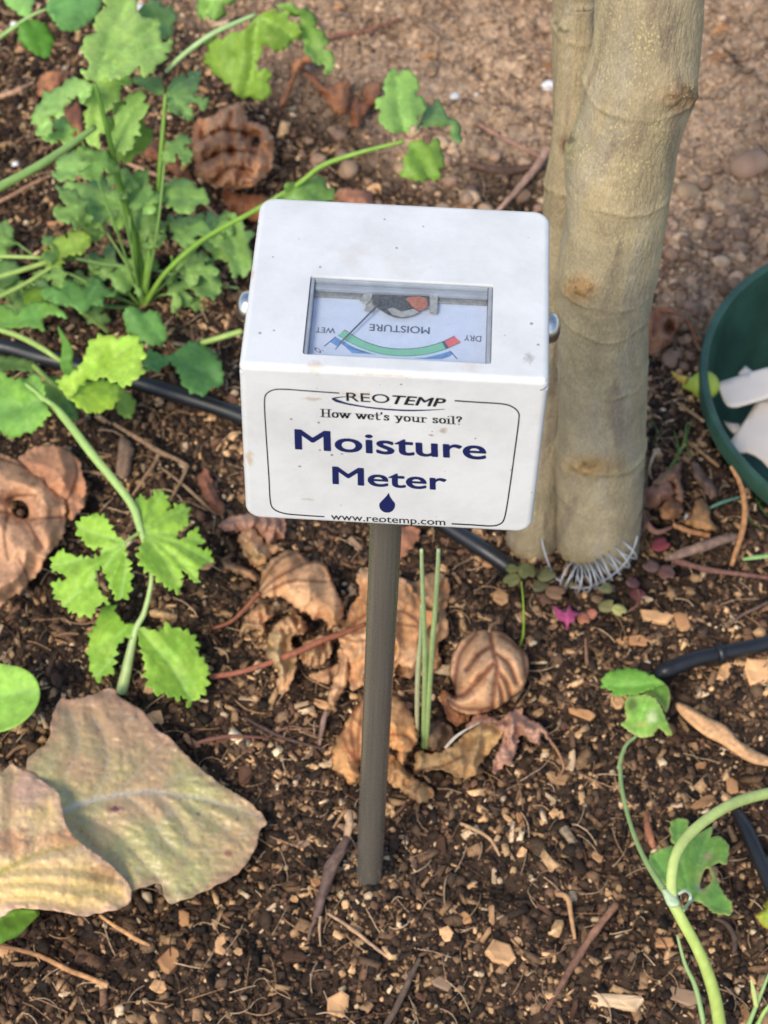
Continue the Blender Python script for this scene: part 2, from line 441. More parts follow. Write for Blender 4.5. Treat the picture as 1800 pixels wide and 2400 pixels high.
def stalk(name, pts, w, mat, parent=None, col=(.3, .3, .3), n=8, seg=6, wob=0, seed=0, col2=None, grain=.12, flat=1.0):
    """pts: (px, py, height mm); w: width in photograph pixels, one number or one per point"""
    P = np.array([atz(p[0], p[1], p[2]*.001) for p in pts])
    C = catmull(P, seg)
    w = np.broadcast_to(np.asarray(w, float), (len(pts),))
    W = np.interp(np.linspace(0, len(pts)-1, len(C)), np.arange(len(pts)), w)
    dep = (C-CAM)@CF
    V, F = tube_geo(C, W*dep/FPX/2, n, True, wob, seed, flat)
    t = np.repeat(np.linspace(0, 1, len(C)), n)[:, None]
    c0 = np.array(col); c1 = np.array(col2 if col2 is not None else col)
    cc = (c0*(1-t)+c1*t)*(1+grain*vnoise(V[:, 0]*900+seed, V[:, 1]*400+V[:, 2]*300, seed))[:, None]
    return mesh(name, V, F, mat, parent, cc)
def inside(P, poly):
    x, y = P[:, 0], P[:, 1]; c = np.zeros(len(P), bool)
    n = len(poly); j = n-1
    for i in range(n):
        xi, yi = poly[i]; xj, yj = poly[j]
        k = ((yi > y) != (yj > y)) & (x < (xj-xi)*(y-yi)/((yj-yi) if yj != yi else 1e-9)+xi)
        c ^= k; j = i
    return c
def pdist(P, line, closed=False):
    line = np.asarray(line, float)
    A = line; B = np.roll(line, -1, 0)
    if not closed: A = A[:-1]; B = B[:-1]
    d = np.full(len(P), 1e9)
    for a, b in zip(A, B):
        ab = b-a; L2 = ab@ab+1e-12
        t = np.clip(((P-a)@ab)/L2, 0, 1)
        q = a+t[:, None]*ab
        d = np.minimum(d, np.hypot(*(P-q).T))
    return d
def add_teeth(poly, amp, per, base=None, seed=1, lobes=False):
    rs = np.random.RandomState(seed)
    P = np.asarray(poly); Q = np.vstack([P, P[:1]])
    seg = np.hypot(*np.diff(Q, axis=0).T); s = np.concatenate([[0], np.cumsum(seg)])
    tot = s[-1]; n = max(3, int(tot/per)); 
    edges = np.sort((np.arange(n)+rs.uniform(-.38, .38, n))*tot/n); amps = rs.uniform(.3, 1.35, n)
    m = int(tot/(per/7)); t = np.linspace(0, tot, m, endpoint=False)
    X = np.interp(t, s, Q[:, 0]); Y = np.interp(t, s, Q[:, 1])
    tx = np.roll(X, -2)-np.roll(X, 2); ty = np.roll(Y, -2)-np.roll(Y, 2); l = np.hypot(tx, ty)+1e-9
    area = .5*np.sum(X*np.roll(Y, -1)-np.roll(X, -1)*Y); sg = 1 if area > 0 else -1
    k = np.searchsorted(edges, t, 'right')-1; k %= n
    e0 = edges[k]; e1 = np.where(k+1 < n, edges[(k+1) % n], edges[0]+tot)
    fr = np.clip(((t-e0) % tot)/(e1-e0+1e-9), 0, 1)
    pk_ = .5+.22*np.sin(k*2.1); tri = np.where(fr < pk_, fr/pk_, (1-fr)/(1-pk_)); h = (tri**.75)*amps[k]*amp-amp*.5
    if lobes: h = (1-np.abs(2*fr-1)**5)*amp*(.6+.4*amps[k])-amp*.75
    if base is not None:
        h = h*sm(8, 30, np.hypot(X-base[0], Y-base[1]))
    return np.stack([X+sg*ty/l*h, Y-sg*tx/l*h], 1)

def sheet(name, outline, hfun, mat, parent=None, colfun=None, step=9, teeth=None, lobes=None, base=None, holes=(), smooth=4, thick=.00025, seed=1, round_=True, jit=.25):
    """a leaf or flat piece: traced outline, filled with a fine mesh, each point lifted to its own height (mm) above the soil"""
    poly = catmull([p[:2] for p in outline], smooth, True) if round_ else np.array([p[:2] for p in outline], float)
    if lobes: poly = add_teeth(poly, lobes[0], lobes[1], base, seed+50, True)
    if teeth: poly = add_teeth(poly, teeth[0], teeth[1], base, seed)
    rs = np.random.RandomState(seed)
    lo, hi = poly.min(0), poly.max(0)
    gx, gy = np.meshgrid(np.arange(lo[0], hi[0], step), np.arange(lo[1], hi[1], step*.87))
    gx = gx+(np.arange(gx.shape[0]) % 2)[:, None]*step*.5
    G = np.stack([gx.ravel(), gy.ravel()], 1)+rs.uniform(-jit, jit, (gx.size, 2))*step
    G = G[inside(G, poly)]
    G = G[pdist(G, poly, True) > step*.45] if len(G) else G
    hp = [catmull(h, 3, True) for h in holes]
    for h in hp:
        G = G[(~inside(G, h)) & (pdist(G, h, True) > step*.4)]
    pts = np.vstack([poly, G]+hp) if len(G) or hp else poly
    n0 = len(poly); edges = [(i, (i+1) % n0) for i in range(n0)]
    o0 = n0+len(G)
    for h in hp:
        edges += [(o0+i, o0+(i+1) % len(h)) for i in range(len(h))]; o0 += len(h)
    v, e, f, _, _, _ = delaunay_2d_cdt([Vector(p) for p in pts], edges, [], 0, 1e-4)
    v = np.array([tuple(q) for q in v]); 
    cen = np.array([(v[a]+v[b]+v[c])/3 for a, b, c in f])
    keep = inside(cen, poly)
    for h in hp: keep &= ~inside(cen, h)
    F = [f[i] for i in np.nonzero(keep)[0]]
    used = sorted({i for t in F for i in t}); mp = {a: b for b, a in enumerate(used)}
    v = v[used]; F = [tuple(mp[i] for i in t) for t in F]
    d = pdist(v, poly, True)
    for h in hp: d = np.minimum(d, pdist(v, h, True))
    h = hfun(v[:, 0], v[:, 1], d)
    W = atz(v[:, 0], v[:, 1], np.asarray(h)*.001)
    c = colfun(v[:, 0], v[:, 1], d) if colfun else np.full((len(v), 3), .3)
    # faces towards the camera
    a, b, cc = F[0]
    nrm = np.cross(W[b]-W[a], W[cc]-W[a])
    if nrm@(CAM-W[a]) < 0: F = [t[::-1] for t in F]
    o = mesh(name, W, F, mat, parent, c)
    if thick:
        md = o.modifiers.new('thickness', 'SOLIDIFY'); md.thickness = thick; md.offset = -1
    return o

yc = 0.0
rt = aty(904, 1244, yc); rb = aty(864, 2073, yc)
# ------------------------------------------------------------------ ground
rng = np.random.RandomState(7)
RIMH = .013
pc_ = atz(2142, 905, RIMH); pl_ = atz(1643, 905, RIMH)
PR = float(np.hypot(*(pc_-pl_)[:2]))
def G(x, y):
    s = .0032*fbm(x/.11, y/.11, 3, 2)+.0026*fbm(x/.024, y/.024, 5, 2)+.002*fbm(x/.0085, y/.0085, 9, 3)
    s = s+(.0022*fbm(x/.012+5, y/.012, 15, 3)+.0012*np.abs(fbm(x/.006, y/.006, 16, 2)))*sm(.16, .26, y-.25*x)*1.5
    return s-.075*sm(PR*.98, PR*.94, np.hypot(x-pc_[0], y-pc_[1]))
def dryness(px, py):
    w = 70*fbm(px/160, py/160, 21, 3)
    a = sm(-60, 130, (430+w)-py-np.clip(900-px, 0, 1e9)*.75)        # pale ground beyond the bed
    b = sm(1500, 1580, px+w*.4)*sm(860, 700, py+w)
    return np.clip(np.maximum(a, b), 0, 1)
def grading(lo, hi, d, far):
    core = np.arange(lo, hi, d); a = []; x = hi; s = d
    while x < far: a.append(x); s *= 1.35; x += s
    b = []; x = lo-d; s = d
    while x > -far: b.append(x); s *= 1.35; x -= s
    return np.array(b[::-1]+list(core)+a)
xs = grading(-.27, .33, .0016, 40); ys = grading(-.1, .62, .0016, 40)
X, Y = np.meshgrid(xs, ys)
fade = sm(1.5, .6, np.hypot(X, Y))
Zg = G(X, Y)*fade
px, py, dep = proj(np.stack([X.ravel(), Y.ravel(), Zg.ravel()], 1))
front = dep > .05
dr = np.where(front, dryness(np.where(front, px, 0), np.where(front, py, 0)), 0.6)
dr = np.where(np.hypot(X.ravel(), Y.ravel()) > 1.2, .7, dr)
fine = fbm(X.ravel()/.004, Y.ravel()/.004, 33, 3)
c_dark = np.array(L(66, 51, 40)); c_dry = np.array(L(178, 150, 122)); c_dry2 = np.array(L(132, 107, 85))
mixd = sm(-.5, .5, fbm(X.ravel()/.03, Y.ravel()/.03, 41, 3)+.4*fine)[:, None]
cdry = c_dry*mixd+c_dry2*(1-mixd)
colg = (c_dark*(1+.5*fine[:, None]))*(1-dr[:, None])+cdry*(1+.2*fine[:, None])*dr[:, None]
nx, ny = len(xs), len(ys)
ii = (np.arange(ny-1)[:, None]*nx+np.arange(nx-1)[None, :]).ravel()
Fg = np.stack([ii, ii+1, ii+nx+1, ii+nx], 1)
ground = bigmesh('ground', np.stack([X.ravel(), Y.ravel(), Zg.ravel()], 1), Fg, M_SOIL, np.clip(colg, 0, 1))
ground.data.polygons.foreach_set('use_smooth', [True]*len(ground.data.polygons))
tag(ground, kind='structure', label='dark moist potting soil giving way to pale dry earth')

def sample(n, pad=120, x0=None, x1=None, y0=None, y1=None):
    """random places on the soil in (and a little around) the view, even per square centimetre"""
    out = []
    x0 = -.26 if x0 is None else x0
    while sum(len(o) for o in out) < n:
        p = np.stack([rng.uniform(-.3, .36, n), rng.uniform(-.12, .66, n), np.zeros(n)], 1)
        a, b, c = proj(p)
        k = (a > -pad) & (a < 1800+pad) & (b > -pad) & (b < 2400+pad)
        out.append(p[k])
    return np.concatenate(out)[:n]
def rotm(n, tilt=1.0):
    """random rotations, mostly flat when tilt is small"""
    a = rng.uniform(0, 2*np.pi, n); b = rng.normal(0, tilt, n); c = rng.normal(0, tilt, n)
    ca, sa, cb, sb, cc, sc = np.cos(a), np.sin(a), np.cos(b), np.sin(b), np.cos(c), np.sin(c)
    O = np.zeros(n); I = np.ones(n)
    Rz = np.array([[ca, -sa, O], [sa, ca, O], [O, O, I]]).transpose(2, 0, 1)
    Rx = np.array([[I, O, O], [O, cb, -sb], [O, sb, cb]]).transpose(2, 0, 1)
    Ry = np.array([[cc, O, sc], [O, I, O], [-sc, O, cc]]).transpose(2, 0, 1)
    return Rz@Rx@Ry
def ico():
    bm = bmesh.new(); bmesh.ops.create_icosphere(bm, subdivisions=1, radius=1)
    V = np.array([v.co[:] for v in bm.verts]); F = np.array([[v.index for v in f.verts] for f in bm.faces]); bm.free()
    return V, F
IV, IF = ico()
BV = np.array([(x, y, z) for x in (-1, 1) for y in (-1, 1) for z in (-1, 1)], float)
BF = np.array([(0, 1, 3), (0, 3, 2), (4, 6, 7), (4, 7, 5), (0, 4, 5), (0, 5, 1), (2, 3, 7), (2, 7, 6), (0, 2, 6), (0, 6, 4), (1, 5, 7), (1, 7, 3)])
def scatter(name, BVs, BFs, pts, size, aspect, tilt, palette, weights, jitter, lift, label, mat=M_BIT, dd=None):
    kp = np.hypot(pts[:, 0]-pc_[0], pts[:, 1]-pc_[1]) > PR*.96
    pts, size, aspect = pts[kp], size[kp], aspect[kp]
    if dd is not None: dd = dd[kp]
    n = len(pts)
    S = size[:, None]*aspect
    V = BVs[None]*(1+rng.uniform(-jitter, jitter, (n, len(BVs), 3)))*S[:, None, :]
    V = np.einsum('nij,nkj->nki', rotm(n, tilt), V)
    p = pts.copy(); p[:, 2] = G(p[:, 0], p[:, 1])+size*lift
    V = V+p[:, None, :]
    pal = np.array(palette)
    ix = rng.choice(len(pal), n, p=np.array(weights)/sum(weights))
    wet = sm(-.45, .3, fbm(pts[:, 0]/.022, pts[:, 1]/.022, 77, 3))
    c = pal[ix]*rng.uniform(.65, 1.35, n)[:, None]*(.5+.6*wet)[:, None]
    if dd is not None: c = c*(1-dd[:, None])+dd[:, None]*np.array(L(172, 143, 116))*rng.uniform(.6, 1.35, n)[:, None]
    c = np.repeat(c, len(BVs), 0)
    F = (BFs[None]+(np.arange(n)*len(BVs))[:, None, None]).reshape(-1, 3)
    o = bigmesh(name, V.reshape(-1, 3), F, mat, np.clip(c, 0, .9))
    return tag(o, label, kind='stuff')
PAL = [L(42, 33, 27), L(66, 51, 40), L(100, 77, 58), L(142, 110, 80), L(200, 160, 116), L(220, 190, 152), L(116, 86, 66)]
# fine crumbs
n = 76000; p = sample(n); a, b, _ = proj(p); dd = dryness(a, b)
sz = np.clip(rng.lognormal(math.log(.0008), .48, n), .00035, .0026)
keep = rng.uniform(0, 1, n) > dd*.35
p, sz, dd = p[keep], sz[keep], dd[keep]
scatter('soil_crumbs', IV, IF, p, sz, rng.uniform(.55, 1.2, (len(p), 3)), 1.5, PAL, [25, 27, 19, 12, 8, 3, 6], .28, .1,
        'fine dark crumbs covering the potting soil', dd=dd*.9)
n = 900; a_ = rng.uniform(0, 6.28, n); q_ = .0046+np.abs(rng.normal(0, .004, n)); p = np.stack([rb[0]+q_*np.cos(a_), rb[1]+q_*np.sin(a_), 0*a_], 1)
scatter('soil_heap', IV, IF, p, rng.uniform(.0008, .002, n), rng.uniform(.55, 1.2, (n, 3)), 1.5, PAL, [26, 26, 18, 11, 8, 3, 6], .28, .9, 'crumbs of dark soil heaped against the rod foot')
n = 90; a_ = rng.uniform(2.6, 6.9, n); q_ = .0052+np.abs(rng.normal(0, .0018, n)); p = np.stack([rb[0]+q_*np.cos(a_), rb[1]+q_*np.sin(a_), 0*a_], 1)
scatter('soil_heap', IV, IF, p, rng.uniform(.0012, .0024, n), rng.uniform(.6, 1.2, (n, 3)), 1.5, PAL, [26, 26, 18, 8, 4, 1, 6], .3, 1.0, 'larger crumbs pushed up round the rod')
# lumps of clotted soil, uneven in size and crowding
n = 2000; p = sample(n); a, b, _ = proj(p); dd = dryness(a, b)
keep = (fbm(p[:, 0]/.03, p[:, 1]/.03, 91, 3) > rng.uniform(-.5, .35, n)); p, dd = p[keep], dd[keep]
scatter('soil_lumps', IV, IF, p, np.clip(rng.lognormal(math.log(.0019), .35, len(p)), .001, .0042), rng.uniform(.6, 1.15, (len(p), 3)), 1.5,
        [L(58, 45, 34), L(76, 59, 45), L(96, 75, 56), L(116, 91, 68)], [26, 34, 24, 16], .34, .05, 'clotted lumps of dark soil of uneven size', dd=dd)
# small chips and splinters
n = 30000; p = sample(n); a, b, _ = proj(p); dd = dryness(a, b)
keep = rng.uniform(0, 1, n) > dd*.8
p, dd = p[keep], dd[keep]; n = len(p)
sz = np.clip(rng.lognormal(math.log(.0016), .4, n), .0006, .0042)
asp = np.stack([rng.uniform(.7, 1.2, n), rng.uniform(.18, .55, n), rng.uniform(.08, .28, n)], 1)
scatter('wood_splinters', BV, BF, p, sz, asp, .45, PAL, [17, 22, 22, 17, 14, 4, 8], .3, .25,
        'countless tiny bark splinters mixed into the dark soil', dd=dd*.6)

# thin root hairs
def fibres(name, n, label):
    Vs = []; Fs = []; Cs = []; off = 0
    p = sample(n, 60)
    for i in range(n):
        L0 = rng.uniform(.003, .016); ang = rng.uniform(0, 6.28); k = 7
        t = np.linspace(-.5, .5, k); bend = rng.normal(0, .5)
        x = p[i, 0]+np.cos(ang+bend*t)*t*L0; y = p[i, 1]+np.sin(ang+bend*t)*t*L0
        z = G(x, y)+.0012+rng.uniform(0, .0012)+.001*np.cos(t*3)
        V, F = tube_geo(np.stack([x, y, z], 1), rng.uniform(.0001, .0003), 3, False)
        Vs.append(V); Fs += [(a+off, b+off, c+off, d+off) for a, b, c, d in F]; off += len(V)
        Cs.append(np.tile(np.array(random.choice([L(90, 62, 48), L(150, 118, 88), L(60, 42, 34), L(178, 150, 120)])), (len(V), 1)))
    o = mesh(name, np.concatenate(Vs), Fs, M_BIT, None, np.concatenate(Cs), False)
    return tag(o, label, kind='stuff')
random.seed(4)
fibres('root_hairs', 3600, 'loose thin roots and straw fibres over the soil')

# ------------------------------------------------------------------ single wood chips, clods, pebbles
def chip_mesh(seed, lw, kind):
    rs = np.random.RandomState(seed); n = rs.randint(6, 9)
    th = np.sort(np.arange(n)*2*np.pi/n+rs.uniform(-.3, .3, n))
    q = np.sign(np.cos(th))*np.abs(np.cos(th))**.6, np.sign(np.sin(th))*np.abs(np.sin(th))**.6
    x = q[0]*rs.uniform(.82, 1.1, n); y = q[1]*lw*rs.uniform(.75, 1.15, n)
    t = .14+.1*rs.rand()
    bend = rs.uniform(-.22, .22)
    def zf(x): return bend*x*x
    V = []; 
    for s, k in ((1.0, -1), (1.0, .35), (.8, 1)):
        V += [(x[i]*s, y[i]*s, zf(x[i])+k*t*rs.uniform(.7, 1.1)*lw**.5) for i in range(n)]
    V.append((0, 0, t*lw**.5*1.05)); V.append((0, 0, -t*lw**.5))
    F = []
    for l in (0, 1):
        for i in range(n): F.append((l*n+i, l*n+(i+1) % n, (l+1)*n+(i+1) % n, (l+1)*n+i))
    F += [(2*n+i, 2*n+(i+1) % n, 3*n) for i in range(n)]+[((i+1) % n, i, 3*n+1) for i in range(n)]
    base = np.array(kind)*rs.uniform(.85, 1.15)
    V = np.array(V)
    c = base*(1+.35*vnoise(V[:, 0]*2+seed, V[:, 1]*9/lw, seed))[:, None]
    me = bpy.data.meshes.new('wood_chip'); me.from_pydata(V.tolist(), [], F)
    a = me.color_attributes.new('Col', 'FLOAT_COLOR', 'POINT'); cc = np.ones((len(V), 4), np.float32); cc[:, :3] = c
    a.data.foreach_set('color', cc.ravel()); me.materials.append(M_WOOD)
    return me
TAN = L(205, 158, 112); ORG = L(190, 140, 96); GRY = L(150, 122, 98); DRK = L(96, 68, 52); PAL2 = L(222, 188, 148)
CH = [chip_mesh(100+i, lw, k) for i, (lw, k) in enumerate([(.3, TAN), (.45, TAN), (.7, ORG), (.28, GRY), (.5, DRK), (.9, TAN), (.22, PAL2), (.4, ORG), (.6, DRK), (.35, PAL2), (.55, GRY), (.25, DRK)])]
def put_chip(px_, py_, ln, me, ang, z=None, tilt=(0, 0), wid=1.0):
    p = atz(px_, py_, 0.002)
    z = float(G(p[0], p[1]))+.0014 if z is None else z
    o = bpy.data.objects.new('wood_chip', me); COL.objects.link(o)
    s = ln*float((p-CAM)@CF)/FPX/2
    o.location = (float(p[0]), float(p[1]), z); o.scale = (s, s*wid, s)
    o.rotation_euler = (tilt[0], tilt[1], ang)
    return o
# named chips measured in the photograph: x, y, length px, mesh, angle, label
named = [
 (1540, 1439, 80, 1, .1, 'long tan chip on soil right of the wire coil'),
 (1600, 1450, 60, 2, 1.45, 'upright blocky tan chip right of the long chip beside the coil'),
 (1486, 1494, 80, 7, -.05, 'rounded pinkish tan chip above the curled green leaf'),
 (1174, 1395, 44, 5, .5, 'cube-like tan chip below the meter box corner, left of the bright blade'),
 (1777, 1575, 74, 5, 1.2, 'pale broad chip at the right edge under the black hose'),
 (1482, 1553, 30, 7, .2, 'small orange round chip just above the black hose end'),
 (1174, 2236, 70, 5, .15, 'largest square pale chip on the soil near the bottom'),
 (1080, 2142, 66, 7, .9, 'curled brown chip left of the square pale chip'),
 (1046, 2193, 36, 5, .8, 'small blocky tan chip left above the square pale chip'),
 (1152, 2148, 62, 0, 1.5, 'narrow upright tan chip above the square pale chip'),
 (1452, 2342, 130, 9, .05, 'long flat pale chip at the bottom edge left of the thick stem'),
 (1604, 2330, 96, 10, .35, 'broad grey brown bark chip behind the thick green stem'),
 (1558, 2210, 50, 2, .1, 'square tan chip left of the thick green stem'),
 (1306, 1910, 36, 5, .3, 'round orange chip in the middle of the open soil'),
 (1290, 1872, 34, 9, .6, 'pale little chip above the round orange chip'),
 (1716, 1842, 50, 2, 1.6, 'upright tan chip above the arching green stem'),
 (1650, 1880, 70, 7, -.5, 'tan shaving left of the arching green stem'),
 (1400, 2010, 40, 1, .7, 'pale chip on open soil left of the thin stem'),
 (400, 2245, 78, 2, -.95, 'long tan chip with brown end in the lower left soil'),
 (446, 2210, 40, 7, -1.1, 'slim orange chip right of the long lower left chip'),
 (372, 2310, 40, 5, .1, 'short ochre chip at lower left below the long chip'),
 (560, 2238, 22, 5, .3, 'tiny round pale chip in the lower left soil'),
 (690, 2105, 20, 5, 0, 'tiny white round bead on the soil left of the dark stick'),
 (636, 2130, 34, 9, -.8, 'slim bright chip left of the dark stick'),
 (862, 2120, 52, 10, .5, 'dull pink bark chip just below the rod'),
 (690, 2240, 60, 8, .1, 'dark round bark chip in the lower left'),
 (1180, 1745, 70, 8, .2, 'dull brown chip right of the pinkish dead leaf'),
 (1362, 1675, 66, 7, .35, 'rusty brown chip left of the curled green leaf'),
 (700, 1655, 60, 6, -.45, 'pale slim chip right of the serrated leaflet'),
 (755, 1650, 46, 1, .4, 'short tan chip left of the rod halfway up'),
 (1690, 60, 60, 7, -.5, 'blurred orange chip top right beyond the tree'),
 (1285, 155, 50, 7, .1, 'orange chip left of the rear trunk'),
 (1675, 130, 75, 7, -.4, 'long orange chip on the pale earth right of the trunk'),
 (300, 570, 52, 0, .05, 'pale split chip between the upper cilantro stems'),
 (130, 530, 44, 7, .2, 'orange chip left of the upper cilantro'),
 (1510, 1395, 50, 9, .4, 'pale chip beside pink clover leaves'),
 (1760, 1495, 40, 2, 1.0, 'brown crumbly chip above the black hose'),
 (1700, 1570, 62, 1, -1.1, 'tan chip below the hose ring'),
 (1450, 1640, 40, 5, .9, 'ochre chip left of the curled leaf, half in shade'),
]
LM = {'the rod foot': (864, 2080), 'the pumpkin shaped dead leaf': (1150, 1560), 'the curled green leaf': (1490, 1660), 'the wire coil': (1390, 1370), 'the black hose ring': (1690, 1530),
      'the large lettuce leaf': (400, 1850), 'the lowest serrated leaflet': (420, 1560), 'the domed veined dead leaf': (690, 1390), 'the rolled brown leaf at the left': (90, 1220), 'the green pot rim': (1660, 950),
      'the rear trunk': (1250, 260), 'the crumpled orange leaf ball': (545, 360), 'the cilantro root': (337, 722), 'the leaf with the hole': (1620, 2010), 'the square pale chip': (1174, 2236), 'the cut twig': (1360, 2230),
      'the bottom left corner': (60, 2340), 'the dark bottom twig': (960, 2320), 'the pink clover leaf': (1330, 1440), 'the leaf sprig': (960, 300), 'the front trunk': (1600, 500), 'the reddish angular clod': (1752, 390), 'the top left corner': (60, 60), 'the top edge': (800, 20)}
ORD = ['nearest', 'second nearest', 'third nearest', 'fourth nearest', 'fifth nearest', 'sixth nearest', 'seventh nearest', 'eighth nearest', 'ninth nearest', 'tenth nearest', 'eleventh nearest', 'twelfth nearest']
def relabel(items, noun):
    """items: (object, px, py, look); says which one by look, landmark, side and order"""
    bins = {}
    for o, x, y, look in items:
        k = min(LM, key=lambda n_: (LM[n_][0]-x)**2+(LM[n_][1]-y)**2); dx, dy = x-LM[k][0], y-LM[k][1]
        side = ('right of' if dx > 0 else 'left of') if abs(dx) > abs(dy) else ('below' if dy > 0 else 'above')
        bins.setdefault((look, side, k), []).append((dx*dx+dy*dy, o))
    for (look, side, k), v in bins.items():
        v.sort(key=lambda t: t[0])
        for i, (_, o) in enumerate(v):
            o['label'] = (look+' '+noun+' '+side+' '+k) if len(v) == 1 else (look+' '+noun+', '+ORD[min(i, 11)]+' '+('one ' if side in ('above', 'below') else '')+side+' '+k)
rnd = random.Random(11)
for x, y, ln, k, a, lab in named:
    o = put_chip(x, y, ln, CH[k], -a, tilt=(rnd.uniform(-.15, .15), rnd.uniform(-.15, .15)))
    tag(o, lab, 'wood chip', 'wood chips on the soil')
P = sample(255, 0); generic = []
LOOK = ['narrow tan', 'oblong tan', 'blocky ochre', 'narrow greyish', 'dark oblong', 'squarish tan', 'slim pale', 'ochre', 'dark blocky', 'pale oblong', 'greyish blocky', 'slim dark']
for i in range(len(P)):
    a, b, c = proj(P[i])
    if dryness(a, b) > .5 and rnd.random() < .6: continue
    ln = rnd.choice([26, 30, 34, 38, 44, 52, 60])*(.75 if b < 1200 else 1)
    if np.hypot(P[i, 0]-pc_[0], P[i, 1]-pc_[1]) < PR*1.04: continue
    ck = rnd.randrange(12)
    o = put_chip(a, b, ln, CH[ck], rnd.uniform(0, 6.3), tilt=(rnd.uniform(-.35, .35), rnd.uniform(-.35, .35)), wid=rnd.uniform(.7, 1.3))
    tag(o, 'small unremarkable wood chip lying loose on the dark soil', 'wood chip', 'small wood chips strewn over the soil'); generic.append((o, a, b, LOOK[ck]))
relabel(generic, 'wood chip'); generic = []

def lump_mesh(seed, col, nm='soil_clod', sub=2):
    bm = bmesh.new(); bmesh.ops.create_icosphere(bm, subdivisions=sub, radius=1)
    V = np.array([v.co[:] for v in bm.verts]); F = [tuple(v.index for v in f.verts) for f in bm.faces]; bm.free()
    k = 1+.22*fbm(V[:, 0]*1.3+seed*7, V[:, 1]*1.3+V[:, 2]*1.1, seed, 2)+.1*fbm(V[:, 0]*4+seed, V[:, 1]*4+V[:, 2]*4, seed+5, 2)
    V = V*k[:, None]*np.array([1, .82, .68])
    c = np.array(col)*(1+.3*vnoise(V[:, 0]*3+seed, V[:, 1]*3+V[:, 2]*2, seed))[:, None]
    me = bpy.data.meshes.new(nm); me.from_pydata(V.tolist(), [], F)
    a = me.color_attributes.new('Col', 'FLOAT_COLOR', 'POINT'); cc = np.ones((len(V), 4), np.float32); cc[:, :3] = c
    a.data.foreach_set('color', cc.ravel()); me.materials.append(M_WOOD)
    me.polygons.foreach_set('use_smooth', [True]*len(me.polygons))
    return me
CLOD = [lump_mesh(i, L(*c)) for i, c in enumerate([(168, 138, 112), (150, 120, 98), (182, 150, 120), (140, 112, 92), (196, 164, 130), (160, 128, 104)])]
def put_lump(px_, py_, w, me, nm='soil_clod', lift=.35):
    p = atz(px_, py_, .003)
    s = w*float((p-CAM)@CF)/FPX/2
    o = bpy.data.objects.new(nm, me); COL.objects.link(o)
    o.location = (float(p[0]), float(p[1]), float(G(p[0], p[1]))+s*lift)
    o.scale = (s, s, s); o.rotation_euler = (rnd.uniform(-.4, .4), rnd.uniform(-.4, .4), rnd.uniform(0, 6.3))
    return o
n = 0
while n < 230:
    x, y = rnd.uniform(1540, 1840), rnd.uniform(370, 860)
    if n % 4 == 3: x, y = rnd.uniform(980, 1300), rnd.uniform(330, 500)
    if n % 9 == 8: x, y = rnd.uniform(720, 1000), rnd.uniform(300, 520)
    w = rnd.choice([16, 20, 24, 28, 34, 42]); ck = rnd.randrange(6)
    wp = atz(x, y, 0)
    if np.hypot(wp[0]-pc_[0], wp[1]-pc_[1]) < PR*1.04: continue
    o = put_lump(x, y, w, CLOD[ck])
    tag(o, 'small rounded clod of pale dry earth among others beyond the bed', 'clod', 'dry clods and pebbles beyond the bed'); n += 1
    generic.append((o, x, y, ('large ' if w > 30 else 'medium ' if w > 22 else 'small ')+['tan', 'brown', 'pinkish tan', 'dull brown', 'yellowish', 'greyish tan'][ck]))
relabel(generic, 'clod')
if True: pass
for x, y, w, k, lab in [(1612, 455, 66, 4, 'biggest smooth tan pebble right of the trunk'), (1648, 420, 44, 2, 'tan pebble right above the biggest pebble'),
                        (1680, 445, 36, 4, 'yellowish pebble right of the biggest pebble'), (1752, 390, 105, 5, 'large angular reddish brown clod at the upper right'),
                        (1575, 838, 66, 1, 'grey rounded stone between trunk and green pot'), (815, 392, 62, 0, 'beige stone behind the box near the arching stalk'),
                        (1755, 455, 52, 2, 'tan pebble under the reddish clod'), (1590, 555, 46, 5, 'dull pebble close to the trunk'),
                        (1780, 720, 50, 0, 'rounded pebble above the pot rim')]:
    tag(put_lump(x, y, w, CLOD[k], 'pebble', .2), lab, 'pebble')
WHT = [lump_mesh(31, L(235, 232, 228), 'perlite_grain'), lump_mesh(32, L(215, 210, 205), 'perlite_grain')]
for x, y, w, lab in [(1067, 222, 30, 'bright white grain on the pale earth left of the rear trunk'), (1117, 214, 14, 'tiny white grain right of the brighter one'),
                     (1668, 120, 18, 'small white grain near the long orange chip'), (1030, 355, 16, 'small white grain right of the leaf sprig'),
                     (30, 35, 26, 'white grain in the top left corner'), (328, 12, 30, 'white grain at the top edge behind leaves'),
                     (36, 385, 22, 'whitish grain at the left beside the long stem'), (1285, 200, 34, 'pale grain beside the rear trunk'),
                     (1610, 1205, 24, 'white speck among the dead leaves right of the trunk')]:
    tag(put_lump(x, y, w, WHT[n % 2], 'perlite_grain'), lab, 'grain', 'white grains'); n += 1

